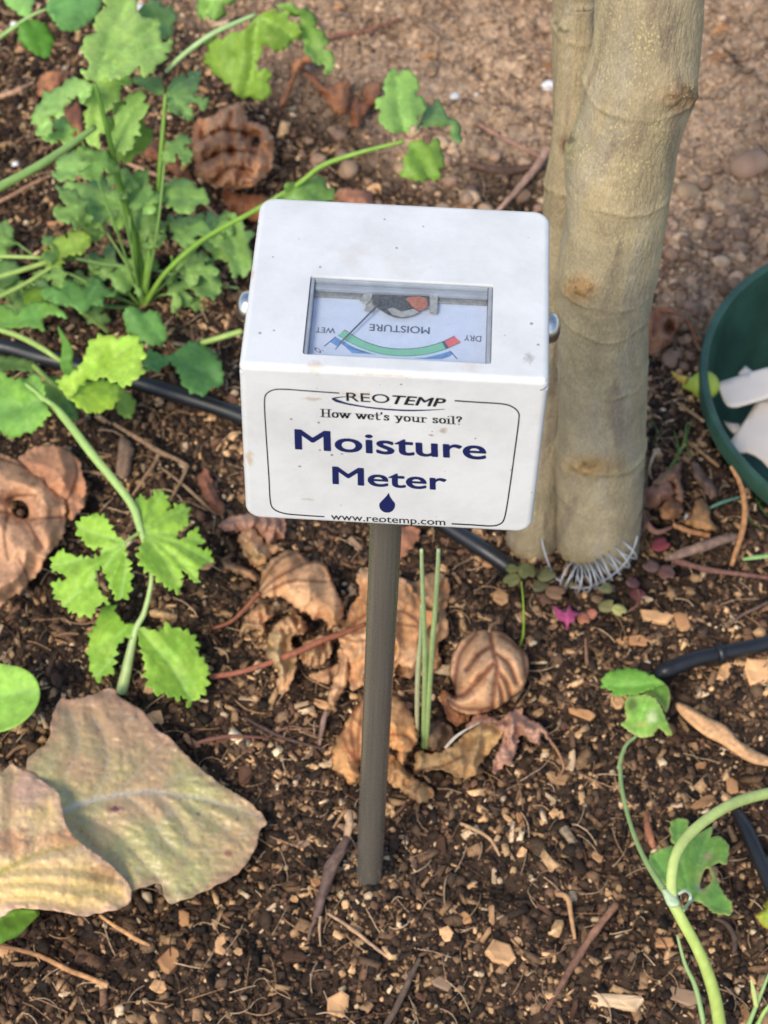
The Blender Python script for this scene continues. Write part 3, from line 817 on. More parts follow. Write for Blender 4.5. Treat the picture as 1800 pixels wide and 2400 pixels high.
# ------------------------------------------------------------------ the meter
BX0, BX1 = .0023-.0375, .0023+.0375
BY0, BY1 = -.029, -.029+.0603
BZ1 = .298; BZ0 = .298-.0589
def P_top(px, py, dz=0): return atz(px, py, BZ1+dz)
def P_front(px, py, off=.00012): return aty(px, py, BY0-off)
meter = empty('moisture_meter', (0, 0, 0), 'white soil moisture meter on a steel rod stuck into the soil', 'moisture meter')
def rounded_box(x0, x1, y0, y1, z0, z1, r, seg):
    bm = bmesh.new(); bmesh.ops.create_cube(bm, size=1)
    for v in bm.verts: v.co = Vector(((x0+x1)/2+v.co.x*(x1-x0), (y0+y1)/2+v.co.y*(y1-y0), (z0+z1)/2+v.co.z*(z1-z0)))
    bmesh.ops.bevel(bm, geom=list(bm.edges), offset=r, segments=seg, affect='EDGES', profile=.5)
    return bm
def bm_obj(name, bm, mat, parent=None, smooth=False):
    me = bpy.data.meshes.new(name); bm.to_mesh(me); bm.free()
    me.materials.append(mat)
    if smooth: me.polygons.foreach_set('use_smooth', [True]*len(me.polygons))
    return link(name, me, parent)
wc = [P_top(730, 643.5), P_top(1157, 668), P_top(1150, 854), P_top(707, 829)]
WX0 = (wc[0][0]+wc[3][0])/2; WX1 = (wc[1][0]+wc[2][0])/2; WY1 = (wc[0][1]+wc[1][1])/2; WY0 = (wc[2][1]+wc[3][1])/2
print('window', WX0, WX1, WY0, WY1, 'box', BX0, BX1, BY0, BY1)
WD = .011
bmh = bmesh.new(); bmesh.ops.create_cube(bmh, size=1)
for v in bmh.verts: v.co = Vector(((BX0+BX1)/2+v.co.x*(BX1-BX0), (BY0+BY1)/2+v.co.y*(BY1-BY0), (BZ0+BZ1)/2+v.co.z*(BZ1-BZ0)))
def edsel(f): return [e for e in bmh.edges if f(e.verts[0].co, e.verts[1].co)]
bmesh.ops.bevel(bmh, geom=edsel(lambda a, b: (abs(a.x-b.x) < 1e-6 and abs(a.z-b.z) < 1e-6 and a.z < (BZ0+BZ1)/2) or (abs(a.x-b.x) < 1e-6 and abs(a.y-b.y) < 1e-6 and a.y > 0)), offset=.0042, segments=8, affect='EDGES', profile=.5)
bmesh.ops.bevel(bmh, geom=[e for e in bmh.edges if len(e.link_faces) == 2 and e.calc_face_angle(0) > R(50)], offset=.0017, segments=5, affect='EDGES', profile=.5)
tmp = bm_obj('housing_source', bmh, M_PAINT, meter)
cut1 = bm_obj('cut_source', rounded_box(WX0, WX1, WY0, WY1, BZ1-WD, BZ1+.01, .0006, 2), M_PAINT)
cutters = [cut1]
for sx in (BX0, BX1):                      # little notches where the folded sheet metal meets
    bmn = bmesh.new(); bmesh.ops.create_icosphere(bmn, subdivisions=3, radius=.0016)
    for v in bmn.verts:
        v.co.x *= 1.3; v.co.z *= .55
        v.co += Vector((sx, BY0+.0012, BZ1-.0030))
    cutters.append(bm_obj('cut_source', bmn, M_PAINT))
for c in cutters:
    md = tmp.modifiers.new('b', 'BOOLEAN'); md.operation = 'DIFFERENCE'; md.object = c; md.solver = 'EXACT'
dg = bpy.context.evaluated_depsgraph_get(); dg.update()
me = bpy.data.meshes.new_from_object(tmp.evaluated_get(dg))
for c in cutters: bpy.data.objects.remove(c)
bpy.data.objects.remove(tmp)
me.polygons.foreach_set('use_smooth', [True]*len(me.polygons))
housing = link('housing', me, meter); me.name = 'housing'
try:
    me.set_sharp_from_angle(angle=R(40))
except Exception as ex: print(ex)
wn_ = housing.modifiers.new('weighted', 'WEIGHTED_NORMAL'); wn_.keep_sharp = True; wn_.mode = 'FACE_AREA'
# window liner, dial, pane
M_DIAL = plain('dial card', L(196, 204, 220), .7, 0, .2, 0, 1, .05, 300)
M_GREY = plain('dusty grey plastic', L(128, 128, 124), .6, 0, .4, .0002, 1500, .3, 900)
M_LINER = plain('grey window liner', L(150, 155, 162), .35, 0, .5, .0001, 600, .15, 200)
DZ = -.0042
def boxpart(name, x0, x1, y0, y1, z0, z1, mat, r=.0003, parent=meter):
    return bm_obj(name, rounded_box(x0, x1, y0, y1, z0, z1, r, 2), mat, parent)
e = .0004
lin = boxpart('window_liner', WX0+.0001, WX0+.0011, WY0+.0001, WY1-.0001, BZ1-.009, BZ1-.0007, M_LINER)
boxpart('window_liner', WX1-.0011, WX1-.0001, WY0+.0001, WY1-.0001, BZ1-.009, BZ1-.0007, M_LINER)
boxpart('window_liner', WX0+.0012, WX1-.0012, WY0+.0001, WY0+.0007, BZ1-.009, BZ1-.0007, M_LINER)
boxpart('window_liner', WX0+.0012, WX1-.0012, WY1-.0008, WY1-.0001, BZ1-.009, BZ1-.0007, M_LINER)
boxpart('dial_plate', WX0+.0012, WX1-.0012, WY0+.0008, WY1-.0009, BZ1+DZ-.0008, BZ1+DZ, M_DIAL, .0001)
boxpart('window_pane', WX0+.0002, WX1-.0002, WY0+.0002, WY1-.0002, BZ1-.0016, BZ1-.0006, M_GLASS, .0002)
# back strip, bracket and movement
q0 = P_top(*ZQ([(200, 262)])[0], DZ); q1 = P_top(*ZQ([(1525, 325)])[0], DZ)
boxpart('dusty_strip', WX0+.0013, WX1-.0013, (q0[1]+q1[1])/2, WY1-.001, BZ1+DZ+.00004, BZ1+DZ+.0006, M_GREY)
def flatpoly(name, pts, z, mat, parent=meter, thick=.0003):
    W = np.array([atz(p[0], p[1], z) for p in pts]); n = len(W)
    V = np.vstack([W, W-np.array([0, 0, thick])])
    area = sum(W[i][0]*W[(i+1) % n][1]-W[(i+1) % n][0]*W[i][1] for i in range(n))
    top = list(range(n)) if area > 0 else list(range(n-1, -1, -1))
    F = [tuple(top), tuple(n+i for i in reversed(top))]+[(top[i], top[i-1], n+top[i-1], n+top[i]) for i in range(n)]
    return mesh(name, V, F, mat, parent, None, False)
M_BRACK = plain('dull bracket', L(165, 164, 156), .6, .2, .4, .0001, 1200, .25, 900)
M_MECH = plain('dark movement', L(70, 72, 70), .5, .3, .5, .0006, 1600, .7, 1500)
M_COPPER = plain('copper coil', L(205, 120, 85), .4, .5, .5, .0002, 2500, .3, 1200)
flatpoly('bracket', ZQ([(575, 355), (600, 290), (640, 230), (1140, 245), (1142, 385), (1085, 380), (1080, 330), (660, 330), (640, 365)]), BZ1+DZ+.0009, M_BRACK)
flatpoly('bracket', ZQ([(540, 280), (600, 195), (645, 210), (630, 270), (590, 310)]), BZ1+DZ+.0014, M_BRACK)
flatpoly('bracket', ZQ([(1085, 235), (1150, 235), (1140, 370), (1090, 360)]), BZ1+DZ+.0018, M_BRACK)
arc = [(640+ (1080-640)*t, 300+110*math.sin(math.pi*t)) for t in np.linspace(0, 1, 15)]
flatpoly('movement', ZQ([(640, 235)]+arc+[(1085, 245)]), BZ1+DZ+.0016, M_MECH)
flatpoly('movement_rim', ZQ([(760, 345), (800, 335), (870, 365), (960, 345), (1000, 368), (940, 395), (870, 404), (800, 385)]), BZ1+DZ+.0019, M_BRACK)
flatpoly('copper_coil', ZQ([(900, 265), (940, 250), (1010, 248), (1060, 262), (1070, 310), (1045, 345), (990, 352), (950, 320)]), BZ1+DZ+.0022, M_COPPER)
stripm = plain('bezel line', L(200, 204, 208), .3, 0, .5)
stalkbox = boxpart('window_ledge', WX0+.0012, WX1-.0012, WY1-.0026, WY1-.0009, BZ1+DZ+.001, BZ1-.0019, M_LINER)
# printed scale
M_GREEN = plain('green print', L(118, 185, 150), .6, 0, .3, 0, 1, .06, 400)
M_RED = plain('red print', L(215, 95, 95), .6, 0, .3)
M_BLUE = plain('blue print', L(95, 138, 190), .6, 0, .3, 0, 1, .25, 500)
M_PALE = plain('pale print', L(176, 214, 216), .6, 0, .3)
M_LINEK = plain('dark line', L(70, 75, 95), .6, 0, .3)
def quadbez(a, b, c, n=24):
    t = np.linspace(0, 1, n)[:, None]; a, b, c = map(np.array, (a, b, c))
    return (1-t)**2*a+2*t*(1-t)*b+t*t*c
o_in = catmull([(425, 512), (560, 592), (720, 645), (880, 660), (1040, 645), (1180, 605), (1275, 560)], 6)
o_out = catmull([(372, 548), (520, 630), (700, 690), (880, 708), (1060, 695), (1210, 655), (1325, 603)], 6)
k = 31
prt = lambda nm, pts, z, m: flatpoly(nm, ZQ([tuple(p) for p in pts]), BZ1+DZ+z, m, meter, .00002)
prt('scale_outline', np.vstack([o_in+np.array([0, -6]), (o_out+np.array([0, 4]))[::-1]]), .00005, M_LINEK)
prt('green_scale', np.vstack([o_in[:k], o_out[:k][::-1]]), .0001, M_GREEN)
prt('red_mark', np.vstack([o_in[k:]+np.array([2, 0]), (o_out[k:])[::-1]+np.array([2, -2])]), .00013, M_RED)
prt('pale_rim', np.vstack([o_out+np.array([-4, 8]), (o_out+np.array([-6, 17]))[::-1]]), .00008, M_PALE)
prt('blue_scale', np.vstack([(o_out+np.array([-8, 20]))[:12], [(700, 700), (480, 688), (430, 640), (395, 610), (370, 640), (310, 600), (355, 562)]]), .00006, M_BLUE)
prt('blue_scale', [(960, 728), (1060, 722), (1150, 700), (1245, 672), (1270, 690), (1240, 715), (1180, 735), (1060, 735)], .00006, M_BLUE)
def pline(nm, a, b, w, z, m):
    a, b = np.array(a, float), np.array(b, float); d = (b-a)/np.hypot(*(b-a)); nn = np.array([-d[1], d[0]])*w/2
    return prt(nm, [a+nn, b+nn, b-nn, a-nn], z, m)
pline('tick_mark', (355, 562), (265, 635), 7, .00009, M_LINEK)
pline('tick_mark', (1243, 672), (1300, 735), 7, .00009, M_LINEK)
pline('tick_mark', (395, 610), (350, 660), 6, .00009, M_LINEK)
# needle
nd = np.array([P_top(*ZQ([(700, 290)])[0], DZ+.0024), P_top(*ZQ([(668, 330)])[0], DZ+.0022), P_top(*ZQ([(470, 530)])[0], DZ+.0018), P_top(*ZQ([(385, 612)])[0], DZ+.0017)])
V, F = tube_geo(nd, [.0003, .00026, .00022, .00018], 8)
mesh('needle', V, F, plain('needle', L(66, 62, 76), .4), meter)

def glyphs(s, p0, p1, up, mapf, mat, name, bold=0.0, shear=0.0, stroke=None):
    """lettering laid between two points of the photograph's print; up = vector of one capital height"""
    if stroke is None:
        cu = bpy.data.curves.new(name, 'FONT'); cu.body = s; cu.shear = shear; cu.resolution_u = 6
        cu.space_character = 1.0
        to = bpy.data.objects.new(name, cu); COL.objects.link(to)
        dg = bpy.context.evaluated_depsgraph_get(); dg.update()
        me = bpy.data.meshes.new_from_object(to.evaluated_get(dg)); bpy.data.objects.remove(to)
        V0 = np.array([v.co[:2] for v in me.vertices]); F0 = [tuple(p.vertices) for p in me.polygons]
        cap = .72; V = V0; F = F0; lay = np.zeros(len(V0))
        if bold:
            V = []; F = []; lay = []
            for k_, (dx, dy) in enumerate([(0, 0), (-1, 0), (1, 0), (0, .7), (0, -.7), (.7, .5), (-.7, .5), (.7, -.5), (-.7, -.5)]):
                F += [tuple(i+len(V)*len(V0) for i in f) for f in F0]; V.append(V0+np.array([dx, dy])*bold); lay.append(np.full(len(V0), k_*.000004))
            V = np.concatenate(V); lay = np.concatenate(lay)
    else:
        V, F, cap = stroke; lay = np.zeros(len(V))
    u = (V[:, 0]-V[:, 0].min())/(V[:, 0].max()-V[:, 0].min()); w = V[:, 1]/cap
    p0, p1, up = map(lambda a: np.array(a, float), (p0, p1, up))
    Q = p0+(p1-p0)*u[:, None]+up*w[:, None]
    W = np.array([mapf(q[0], q[1]) for q in Q])
    W = W+(CAM-W[0])/np.linalg.norm(CAM-W[0])*lay[:, None]
    a, b, c = F[0][:3]
    if np.cross(W[b]-W[a], W[c]-W[a])@(CAM-W[a]) < 0: F = [f[::-1] for f in F]
    return mesh(name, W, F, mat, meter, None, False)
dialf = lambda x, y: atz(x, y, BZ1+DZ+.0001)
q = ZQ([(1085, 490), (615, 465), (350, 490), (200, 488), (1487, 552), (1352, 548)])
q = ZQ([(1087, 488), (617, 462), (352, 494), (200, 486), (1487, 556), (1354, 548)])
glyphs('MOISTURE', q[0], q[1], (-1, 16.5), dialf, M_LINEK, 'dial_lettering', .012)
glyphs('WET', q[2], q[3], (-1, 13), dialf, M_LINEK, 'dial_lettering', .008)
glyphs('DRY', q[4], q[5], (-1, 14), dialf, M_LINEK, 'dial_lettering', .008)
q = ZQ([(262, 655), (190, 640)])
glyphs('0.', (736, 812), (758, 822), (3, 11), dialf, M_LINEK, 'dial_lettering', .0)
# front print
ff = lambda x, y: P_front(x, y)
q = ZP([(338, 419), (1225, 468), (512, 580), (1042, 610), (505, 746), (1034, 773), (577, 198), (815, 210), (790, 212), (1045, 224)])
glyphs('Moisture', q[0], q[1], (-1.5, -48), ff, M_NAVY, 'front_lettering', .019)
glyphs('Meter', q[2], q[3], (-1, -42), ff, M_NAVY, 'front_lettering', .019)
glyphs('www.reotemp.com', q[4], q[5], (-.5, -16), ff, M_INK, 'front_lettering', .004)
q = crop(730, 890, .21097, [(388, 236), (868, 262), (900, 268), (1500, 306)])
glyphs('REO', q[0], q[1], (-1, -21), ff, M_INK, 'brand_lettering', .003)
glyphs('TEMP', q[2], q[3], (-1.2, -21), ff, M_INK, 'brand_lettering', .022, .28)
def hull(P):
    P = sorted(map(tuple, P)); 
    def half(P):
        h = []
        for p in P:
            while len(h) > 1 and (h[-1][0]-h[-2][0])*(p[1]-h[-2][1])-(h[-1][1]-h[-2][1])*(p[0]-h[-2][0]) <= 1e-12: h.pop()
            h.append(p)
        return h
    a = half(P); b = half(P[::-1]); return a[:-1]+b[:-1]
def stroke_text(s):
    ar = lambda cx, cy, rx, ry, a, b, n=12: [(cx+rx*math.cos(R(a+(b-a)*i/n)), cy+ry*math.sin(R(a+(b-a)*i/n))) for i in range(n+1)]
    sf = lambda x, y, w=.15: [(x-w, y), (x+w, y)]
    GL = {'H': (.9, [[(.2, 0), (.2, 1)], [(.7, 0), (.7, 1)], [(.2, .5), (.7, .5)], sf(.2, 0), sf(.2, 1), sf(.7, 0), sf(.7, 1)]),
          'o': (.66, [ar(.33, .33, .22, .32, 0, 360, 18)]),
          'w': (.95, [[(.08, .64), (.28, 0)], [(.28, 0), (.47, .6)], [(.47, .6), (.64, 0)], [(.64, 0), (.86, .64)], sf(.1, .64, .12), sf(.47, .64, .1), sf(.86, .64, .1)]),
          'e': (.62, [[(.1, .36), (.5, .36)], ar(.31, .33, .21, .32, 5, 320, 16)]),
          't': (.46, [[(.2, .12), (.2, .9)], [(.03, .63), (.4, .63)], [(.2, .1), (.28, .0), (.42, .08)]]),
          "'": (.26, [[(.13, .98), (.11, .74)]]),
          's': (.54, [[(.43, .5), (.38, .62), (.24, .65), (.13, .56), (.14, .44), (.3, .34), (.42, .22), (.42, .08), (.28, 0), (.14, .03), (.1, .16)]]),
          'y': (.7, [[(.12, .64), (.36, .05)], [(.6, .64), (.36, .05), (.26, -.2), (.12, -.26)], sf(.13, .64, .12), sf(.58, .64, .1)]),
          'u': (.78, [[(.18, .64), (.18, .14), (.26, .02), (.4, .02), (.56, .14)], [(.58, 0), (.58, .64)], sf(.12, .64, .08), sf(.52, .64, .08), sf(.64, 0, .08)]),
          'r': (.54, [[(.18, 0), (.18, .64)], [(.18, .46), (.28, .62), (.42, .62), (.46, .52)], sf(.18, 0), sf(.12, .64, .08)]),
          'i': (.38, [[(.18, 0), (.18, .64)], sf(.18, 0), sf(.12, .64, .08), [(.18, .9), (.18, .93)]]),
          'l': (.38, [[(.18, 0), (.18, 1)], sf(.18, 0), sf(.12, 1, .08)]),
          '?': (.6, [[(.12, .78), (.16, .94), (.32, 1), (.46, .9), (.46, .74), (.3, .56), (.28, .3)], [(.28, 0), (.28, .03)]]),
          ' ': (.42, [])}
    V = []; F = []; x = 0
    for ch in s:
        w, st = GL[ch]
        for pl in st:
            for a, b in zip(pl[:-1], pl[1:]):
                nb = (.075, .032)
                pts = [(x+q[0]+i*nb[0], q[1]+j*nb[1]) for q in (a, b) for i in (-1, 1) for j in (-1, 1)]
                h = hull(pts); F.append(tuple(range(len(V), len(V)+len(h)))); V += h
        x += w
    return np.array(V), F, 1.0
q = crop(730, 890, .21097, [(100, 410), (1640, 500)])
V_, F_, c_ = stroke_text("How wet's your soil?")
g = glyphs('x', ZP([(455, 270)])[0], ZP([(1112, 306)])[0], (-.5, -18), ff, M_INK, 'slogan_lettering', stroke=(V_, F_, c_))
def fpoly(nm, pts, mat, off=.00012):
    W = np.array([P_front(p[0], p[1], off) for p in pts]); F = [tuple(range(len(W)))]
    if np.cross(W[1]-W[0], W[2]-W[0])@(CAM-W[0]) < 0: F = [F[0][::-1]]
    return mesh(nm, W, F, mat, meter, None, False)
def fband(nm, line, w, mat):
    Pn = np.array(line, float); T = np.gradient(Pn, axis=0); T /= np.hypot(*T.T)[:, None]; N_ = np.stack([-T[:, 1], T[:, 0]], 1)
    w = np.broadcast_to(w, (len(Pn),))[:, None]
    A = Pn+N_*w/2; B = Pn-N_*w/2; n = len(Pn)
    W = np.array([P_front(p[0], p[1], .00012) for p in np.vstack([A, B])])
    F = [(i, i+1, n+i+1, n+i) for i in range(n-1)]
    if np.cross(W[1]-W[0], W[n]-W[0])@(CAM-W[0]) < 0: F = [f[::-1] for f in F]
    return mesh(nm, W, F, mat, meter, None, False)
bl = ZP([(543, 161), (400, 151), (290, 143), (240, 146), (206, 165), (197, 205), (203, 330), (211, 450), (218, 560), (224, 660), (240, 697), (290, 718), (380, 727), (474, 733)])
fband('border_line', catmull(bl, 6), 2.6, M_INK)
br = ZP([(1078, 196), (1180, 203), (1290, 210), (1340, 222), (1372, 250), (1374, 290), (1357, 420), (1338, 560), (1320, 680), (1306, 745), (1285, 768), (1245, 776), (1160, 771), (1064, 766)])
fband('border_line', catmull(br, 6), 3.0, M_INK)
sw = crop(730, 890, .21097, [(228, 213), (300, 240), (400, 268), (560, 297), (720, 318), (900, 334), (1100, 342), (1300, 338), (1480, 328)])
fband('logo_swoosh', catmull(sw, 6), np.interp(np.linspace(0, 8, 49), [0, .7, 1.6, 3, 6, 8], [2, 7, 4.5, 3.2, 3.6, 1]), M_NAVY)
fband('logo_swoosh', catmull(crop(730, 890, .21097, [(228, 213), (290, 198), (385, 188)]), 6), np.linspace(4, 1, 13), M_INK)
dc = ZP([(765, 672)])[0]
drop = [(dc[0]+2.5, dc[1]-25)]
for i in range(25):
    a = R(-50+280*i/24); drop.append((dc[0]+18.5*math.cos(a)*1.0, dc[1]+4.5+18*math.sin(a)))
drop = [(dc[0]+3.5, dc[1]-25), (dc[0]+7, dc[1]-16), (dc[0]+12, dc[1]-8)]+[(dc[0]+18.5*math.cos(R(a)), dc[1]+4+17.5*math.sin(R(a))) for a in range(-20, 201, 12)]+[(dc[0]-10, dc[1]-9), (dc[0]-2, dc[1]-17)]
fpoly('drop_mark', drop, M_NAVY)
# screws: domed slotted heads on both sides
def screw(px_, py_, sx, x):
    c = atz(px_, py_, BZ1-.0085); print('screw', c, x); c = np.array([x, c[1], c[2]])
    bm = bmesh.new()
    prof = [(0, .0040), (.001, .0041), (.0021, .0038), (.003, .0029), (.0034, .0016), (.0035, .0)]
    n = 24; rows = []
    for (h, r_) in prof:
        rows.append([bm.verts.new((c[0]+sx*h, c[1]+r_*math.cos(2*math.pi*i/n), c[2]+r_*math.sin(2*math.pi*i/n))) for i in range(n)] if r_ else [bm.verts.new((c[0]+sx*h, c[1], c[2]))])
    for a, b in zip(rows[:-1], rows[1:]):
        for i in range(n):
            if len(b) == 1: bm.faces.new((a[i], a[(i+1) % n], b[0]))
            else: bm.faces.new((a[i], a[(i+1) % n], b[(i+1) % n], b[i]))
    bmesh.ops.recalc_face_normals(bm, faces=bm.faces)
    return bm_obj('screw', bm, M_SCREW, meter, True)
screw(562, 718, -1, BX0+.0001)
screw(1300, 768, 1, BX1-.0001)
# rod
yc = 0.0

rd = (rt-rb)/np.linalg.norm(rt-rb)
A = rb-rd*(rb[2]+.04)/rd[2]*1.0; B = rt+rd*.02
Cs = np.array([A+(B-A)*t for t in np.linspace(0, 1, 60)])
V, F = tube_geo(Cs, .00455, 40)
mesh('rod', V, F, M_ROD, meter)
mesh('rod_tip', *tube_geo(np.array([A-rd*.012, A-rd*.003, A]), [.0006, .0035, .0045], 20), M_ROD, meter)

# ------------------------------------------------------------------ tree trunks
TY = float(atz(1398, 1262, 0)[1])
def trunk(name, edges, Yp, label, base_col, knots, rings, fleck, seed, lean=0.0):
    root_p = aty((edges[-1][1]+edges[-1][2])/2, edges[-1][0], Yp)
    ob = empty(name, (root_p[0], root_p[1], 0), label, 'tree')
    E = np.array(edges, float)[::-1]               # bottom -> top
    yy = np.linspace(E[0, 0], E[-1, 0], 230)
    Lx = np.interp(-yy, -E[:, 0], E[:, 1]); Rx = np.interp(-yy, -E[:, 0], E[:, 2])
    kk = np.ones(15)/15
    pad = lambda a: np.convolve(np.pad(a, 7, 'edge'), kk, 'valid')
    Lx, Rx = pad(Lx), pad(Rx)
    C = np.array([aty((l+r)/2, y, Yp+lean*(E[0, 0]-y)*1e-5) for l, r, y in zip(Lx, Rx, yy)])
    rad = (Rx-Lx)*((C-CAM)@CF)/FPX/2*1.0
    # carry on above the picture
    d = (C[-1]-C[-25]); d /= np.linalg.norm(d)
    d = d*.5+np.array([0, 0, .5]); d /= np.linalg.norm(d)
    ext = np.array([C[-1]+d*t for t in np.linspace(.004, .5, 60)]); C = np.vstack([C, ext]); rad = np.concatenate([rad, np.linspace(rad[-1], rad[-1]*.85, 60)])
    dn = np.array([C[0]+np.array([0, 0, -.02]), C[0]+np.array([0, 0, -.01])]); C = np.vstack([dn, C]); rad = np.concatenate([[rad[0]]*2, rad])
    n = 120
    V, F = tube_geo(C, rad, n)
    m = len(C); cen = np.repeat(C, n, 0); nrm = V-cen; rr = np.linalg.norm(nrm, axis=1)[:, None]; nrm /= rr
    th = np.arctan2(nrm[:, 1], nrm[:, 0]); z = V[:, 2]
    a, b, _ = proj(V); facing = sm(-.2, .3, np.einsum('ij,ij->i', nrm, (CAM-V)/np.linalg.norm(CAM-V, axis=1)[:, None]))
    disp = .0008*fbm(np.cos(th)*1.6+3, np.sin(th)*1.6+z*28, seed, 3)+.0003*fbm(np.cos(th)*5, np.sin(th)*5+z*90, seed+4, 3)
    col = np.tile(np.array(base_col), (len(V), 1))*(1+.16*fbm(np.cos(th)*2, np.sin(th)*2+z*30, seed+8, 3))[:, None]
    gs = sm(.1, .5, fbm(np.cos(th)*2+9, np.sin(th)*2+z*22, seed+12, 3))[:, None]*.35
    col = col*(1-gs)+np.array(L(158, 152, 140))*gs
    gs = sm(.25, .6, fbm(np.cos(th)*3+2, np.sin(th)*3+z*40, seed+15, 2))[:, None]*.45
    col = col*(1-gs)+np.array(L(122, 104, 92))*gs
    al = np.full(len(V), fleck)
    al = al*(.35+.65*sm(950, 300, b))
    for (rx, ry, amp, wid) in rings:               # growth rings / scars right round the stem
        zr = float(aty(rx, ry, Yp-rad[100]+lean*(E[0, 0]-ry)*1e-5)[2])
        wv = z-zr+.0034*fbm(np.cos(th)*1.1+rx, np.sin(th)*1.4, seed+int(rx), 2)
        part = .45+.75*sm(-.35, .4, fbm(np.cos(th)*1.7+ry, np.sin(th)*1.7+rx, seed+3, 2))
        g = np.exp(-(wv/wid)**2)*part
        disp = disp+amp*g
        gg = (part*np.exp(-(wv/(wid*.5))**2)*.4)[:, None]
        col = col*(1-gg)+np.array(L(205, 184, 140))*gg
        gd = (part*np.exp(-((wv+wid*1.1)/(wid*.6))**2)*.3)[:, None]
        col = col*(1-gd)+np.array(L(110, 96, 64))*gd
    for (kx, ky, sx, sy, amp, kc) in knots:
        q = np.exp(-(((a-kx)/sx)**2+((b-ky)/sy)**2))*facing
        disp = disp+amp*q*(1+.35*vnoise(a/7, b/7, seed+3))
        w_ = np.clip(q*1.2-.15+.35*q*vnoise(a/5, b/4, seed+9), 0, 1)[:, None]
        col = col*(1-w_)+np.array(kc)*w_
        dk = sm(.3, .8, q)*sm(-.1, .6, fbm(a/14, b/9, seed+19, 3))
        col = col*(1-.55*dk[:, None])
    V = V+nrm*disp[:, None]
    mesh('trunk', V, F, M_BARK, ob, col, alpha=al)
    return ob, C, rad
tr1, C1, r1 = trunk('young_tree', [(0, 1397, 1650), (100, 1392, 1645), (190, 1370, 1634), (245, 1360, 1620), (300, 1354, 1596), (350, 1328, 1585), (400, 1325, 1580), (500, 1331, 1563), (600, 1309, 1547), (660, 1306, 1535), (760, 1307, 1519), (870, 1309, 1518), (1050, 1305, 1513), (1225, 1299, 1503), (1300, 1299, 1500)],
      TY, 'front one of the two olive brown tree trunks, right of the meter box', L(172, 155, 122),
      [(1598, 222, 55, 38, .0022, L(150, 120, 86)), (1362, 672, 42, 34, .0014, L(178, 138, 90)), (1385, 1090, 60, 26, .0012, L(186, 150, 98)), (1338, 340, 30, 55, .0015, L(160, 150, 112))],
      [(1480, 262, .0006, .0013), (1460, 505, .0003, .0012), (1430, 725, .0004, .0013), (1425, 800, .0003, .0012), (1415, 1105, .0007, .0016), (1400, 1205, .0003, .0012), (1420, 930, .0004, .0012)], 1.0, 5)
TY2 = float(atz(1246, 1268, 0)[1])
tr2, C2, r2 = trunk('young_tree', [(0, 1297, 1415), (120, 1297, 1413), (250, 1297, 1410), (350, 1292, 1408), (400, 1280, 1405), (480, 1276, 1400), (700, 1252, 1375), (950, 1228, 1345), (1120, 1205, 1325), (1268, 1184, 1306)],
      TY2, 'rear thinner tree trunk half hidden behind the front trunk', L(152, 136, 106),
      [(1330, 338, 16, 26, .001, L(110, 80, 60)), (1320, 60, 30, 20, .0006, L(180, 165, 130))],
      [(1340, 105, .0003, .0014), (1320, 470, .0004, .0016)], .15, 17, lean=4.2)
# loose milky film round the foot of the two trunks
th = np.linspace(R(150), R(395), 70)
cA = atz(1398, 1262, 0)
rows = []
for i, zz in enumerate(np.linspace(.0, .052, 16)):
    r0 = r1[5]*1.06*(1+.03*math.sin(i*.8))
    cx = np.interp(zz, C1[2:200, 2], C1[2:200, 0]); 
    rr = r0+.0009*vnoise(th*5, np.full_like(th, i*.6), 3)+.004*np.exp(-((th-R(185))/.5)**2)*(1-zz/.06)
    rows.append(np.stack([cx+rr*np.cos(th), TY+rr*np.sin(th), np.full_like(th, zz+.003)], 1))
V = np.concatenate(rows); nT = len(th)
F = [(i*nT+j, i*nT+j+1, (i+1)*nT+j+1, (i+1)*nT+j) for i in range(15) for j in range(nT-1)]
film = mesh('plastic_sleeve', V, F, M_FILM); tag(film, 'clear crinkled plastic wrapped round the foot of the front trunk', 'plastic film')
# wire spring at the foot
wire = empty('wire_spring', atz(1400, 1350, 0), 'grey coiled wire spring lying round the foot of the front trunk', 'wire')
mainw = catmull(np.array([atz(*p[:2], p[2]*.001) for p in ZI([(300, 700, 14), (310, 820, 11), (340, 930, 8), (380, 1020, 6), (440, 1065, 5), (510, 1092, 4), (600, 1085, 4), (700, 1035, 5), (790, 960, 8), (850, 870, 12), (878, 780, 16)])]), 8)
mesh('wire', *tube_geo(mainw, .0004, 8), M_STEEL, wire)
ax = catmull(np.array([atz(*p[:2], p[2]*.001) for p in ZI([(450, 1015, 7), (520, 1040, 7), (600, 1025, 7), (680, 985, 9), (760, 930, 12), (830, 850, 15)])]), 40)
t = np.linspace(0, 1, len(ax)); ph = t*2*math.pi*9.5
T = np.gradient(ax, axis=0); T /= np.linalg.norm(T, axis=1)[:, None]
up = np.array([0, 0, 1.]); S_ = np.cross(T, up); S_ /= np.linalg.norm(S_, axis=1)[:, None]; U_ = np.cross(S_, T)
hr = np.interp(t, [0, .1, .8, 1], [.0058, .0055, .005, .0046])
hel = ax+S_*(hr*np.cos(ph))[:, None]+U_*(hr*np.sin(ph))[:, None]
helf = np.array([[np.interp(k, np.arange(len(hel)), hel[:, c]) for c in range(3)] for k in np.linspace(0, len(hel)-1, 620)])
# finer helix from the smooth axis
tt = np.linspace(0, 1, 620); axf = np.stack([np.interp(tt, t, ax[:, c]) for c in range(3)], 1); Sf = np.stack([np.interp(tt, t, S_[:, c]) for c in range(3)], 1); Uf = np.stack([np.interp(tt, t, U_[:, c]) for c in range(3)], 1)
hf = np.interp(tt, t, hr); phf = tt*2*math.pi*9.5
hel = axf+Sf*(hf*np.cos(phf))[:, None]+Uf*(hf*np.sin(phf))[:, None]
mesh('coil', *tube_geo(hel, .0004, 8), M_STEEL, wire)

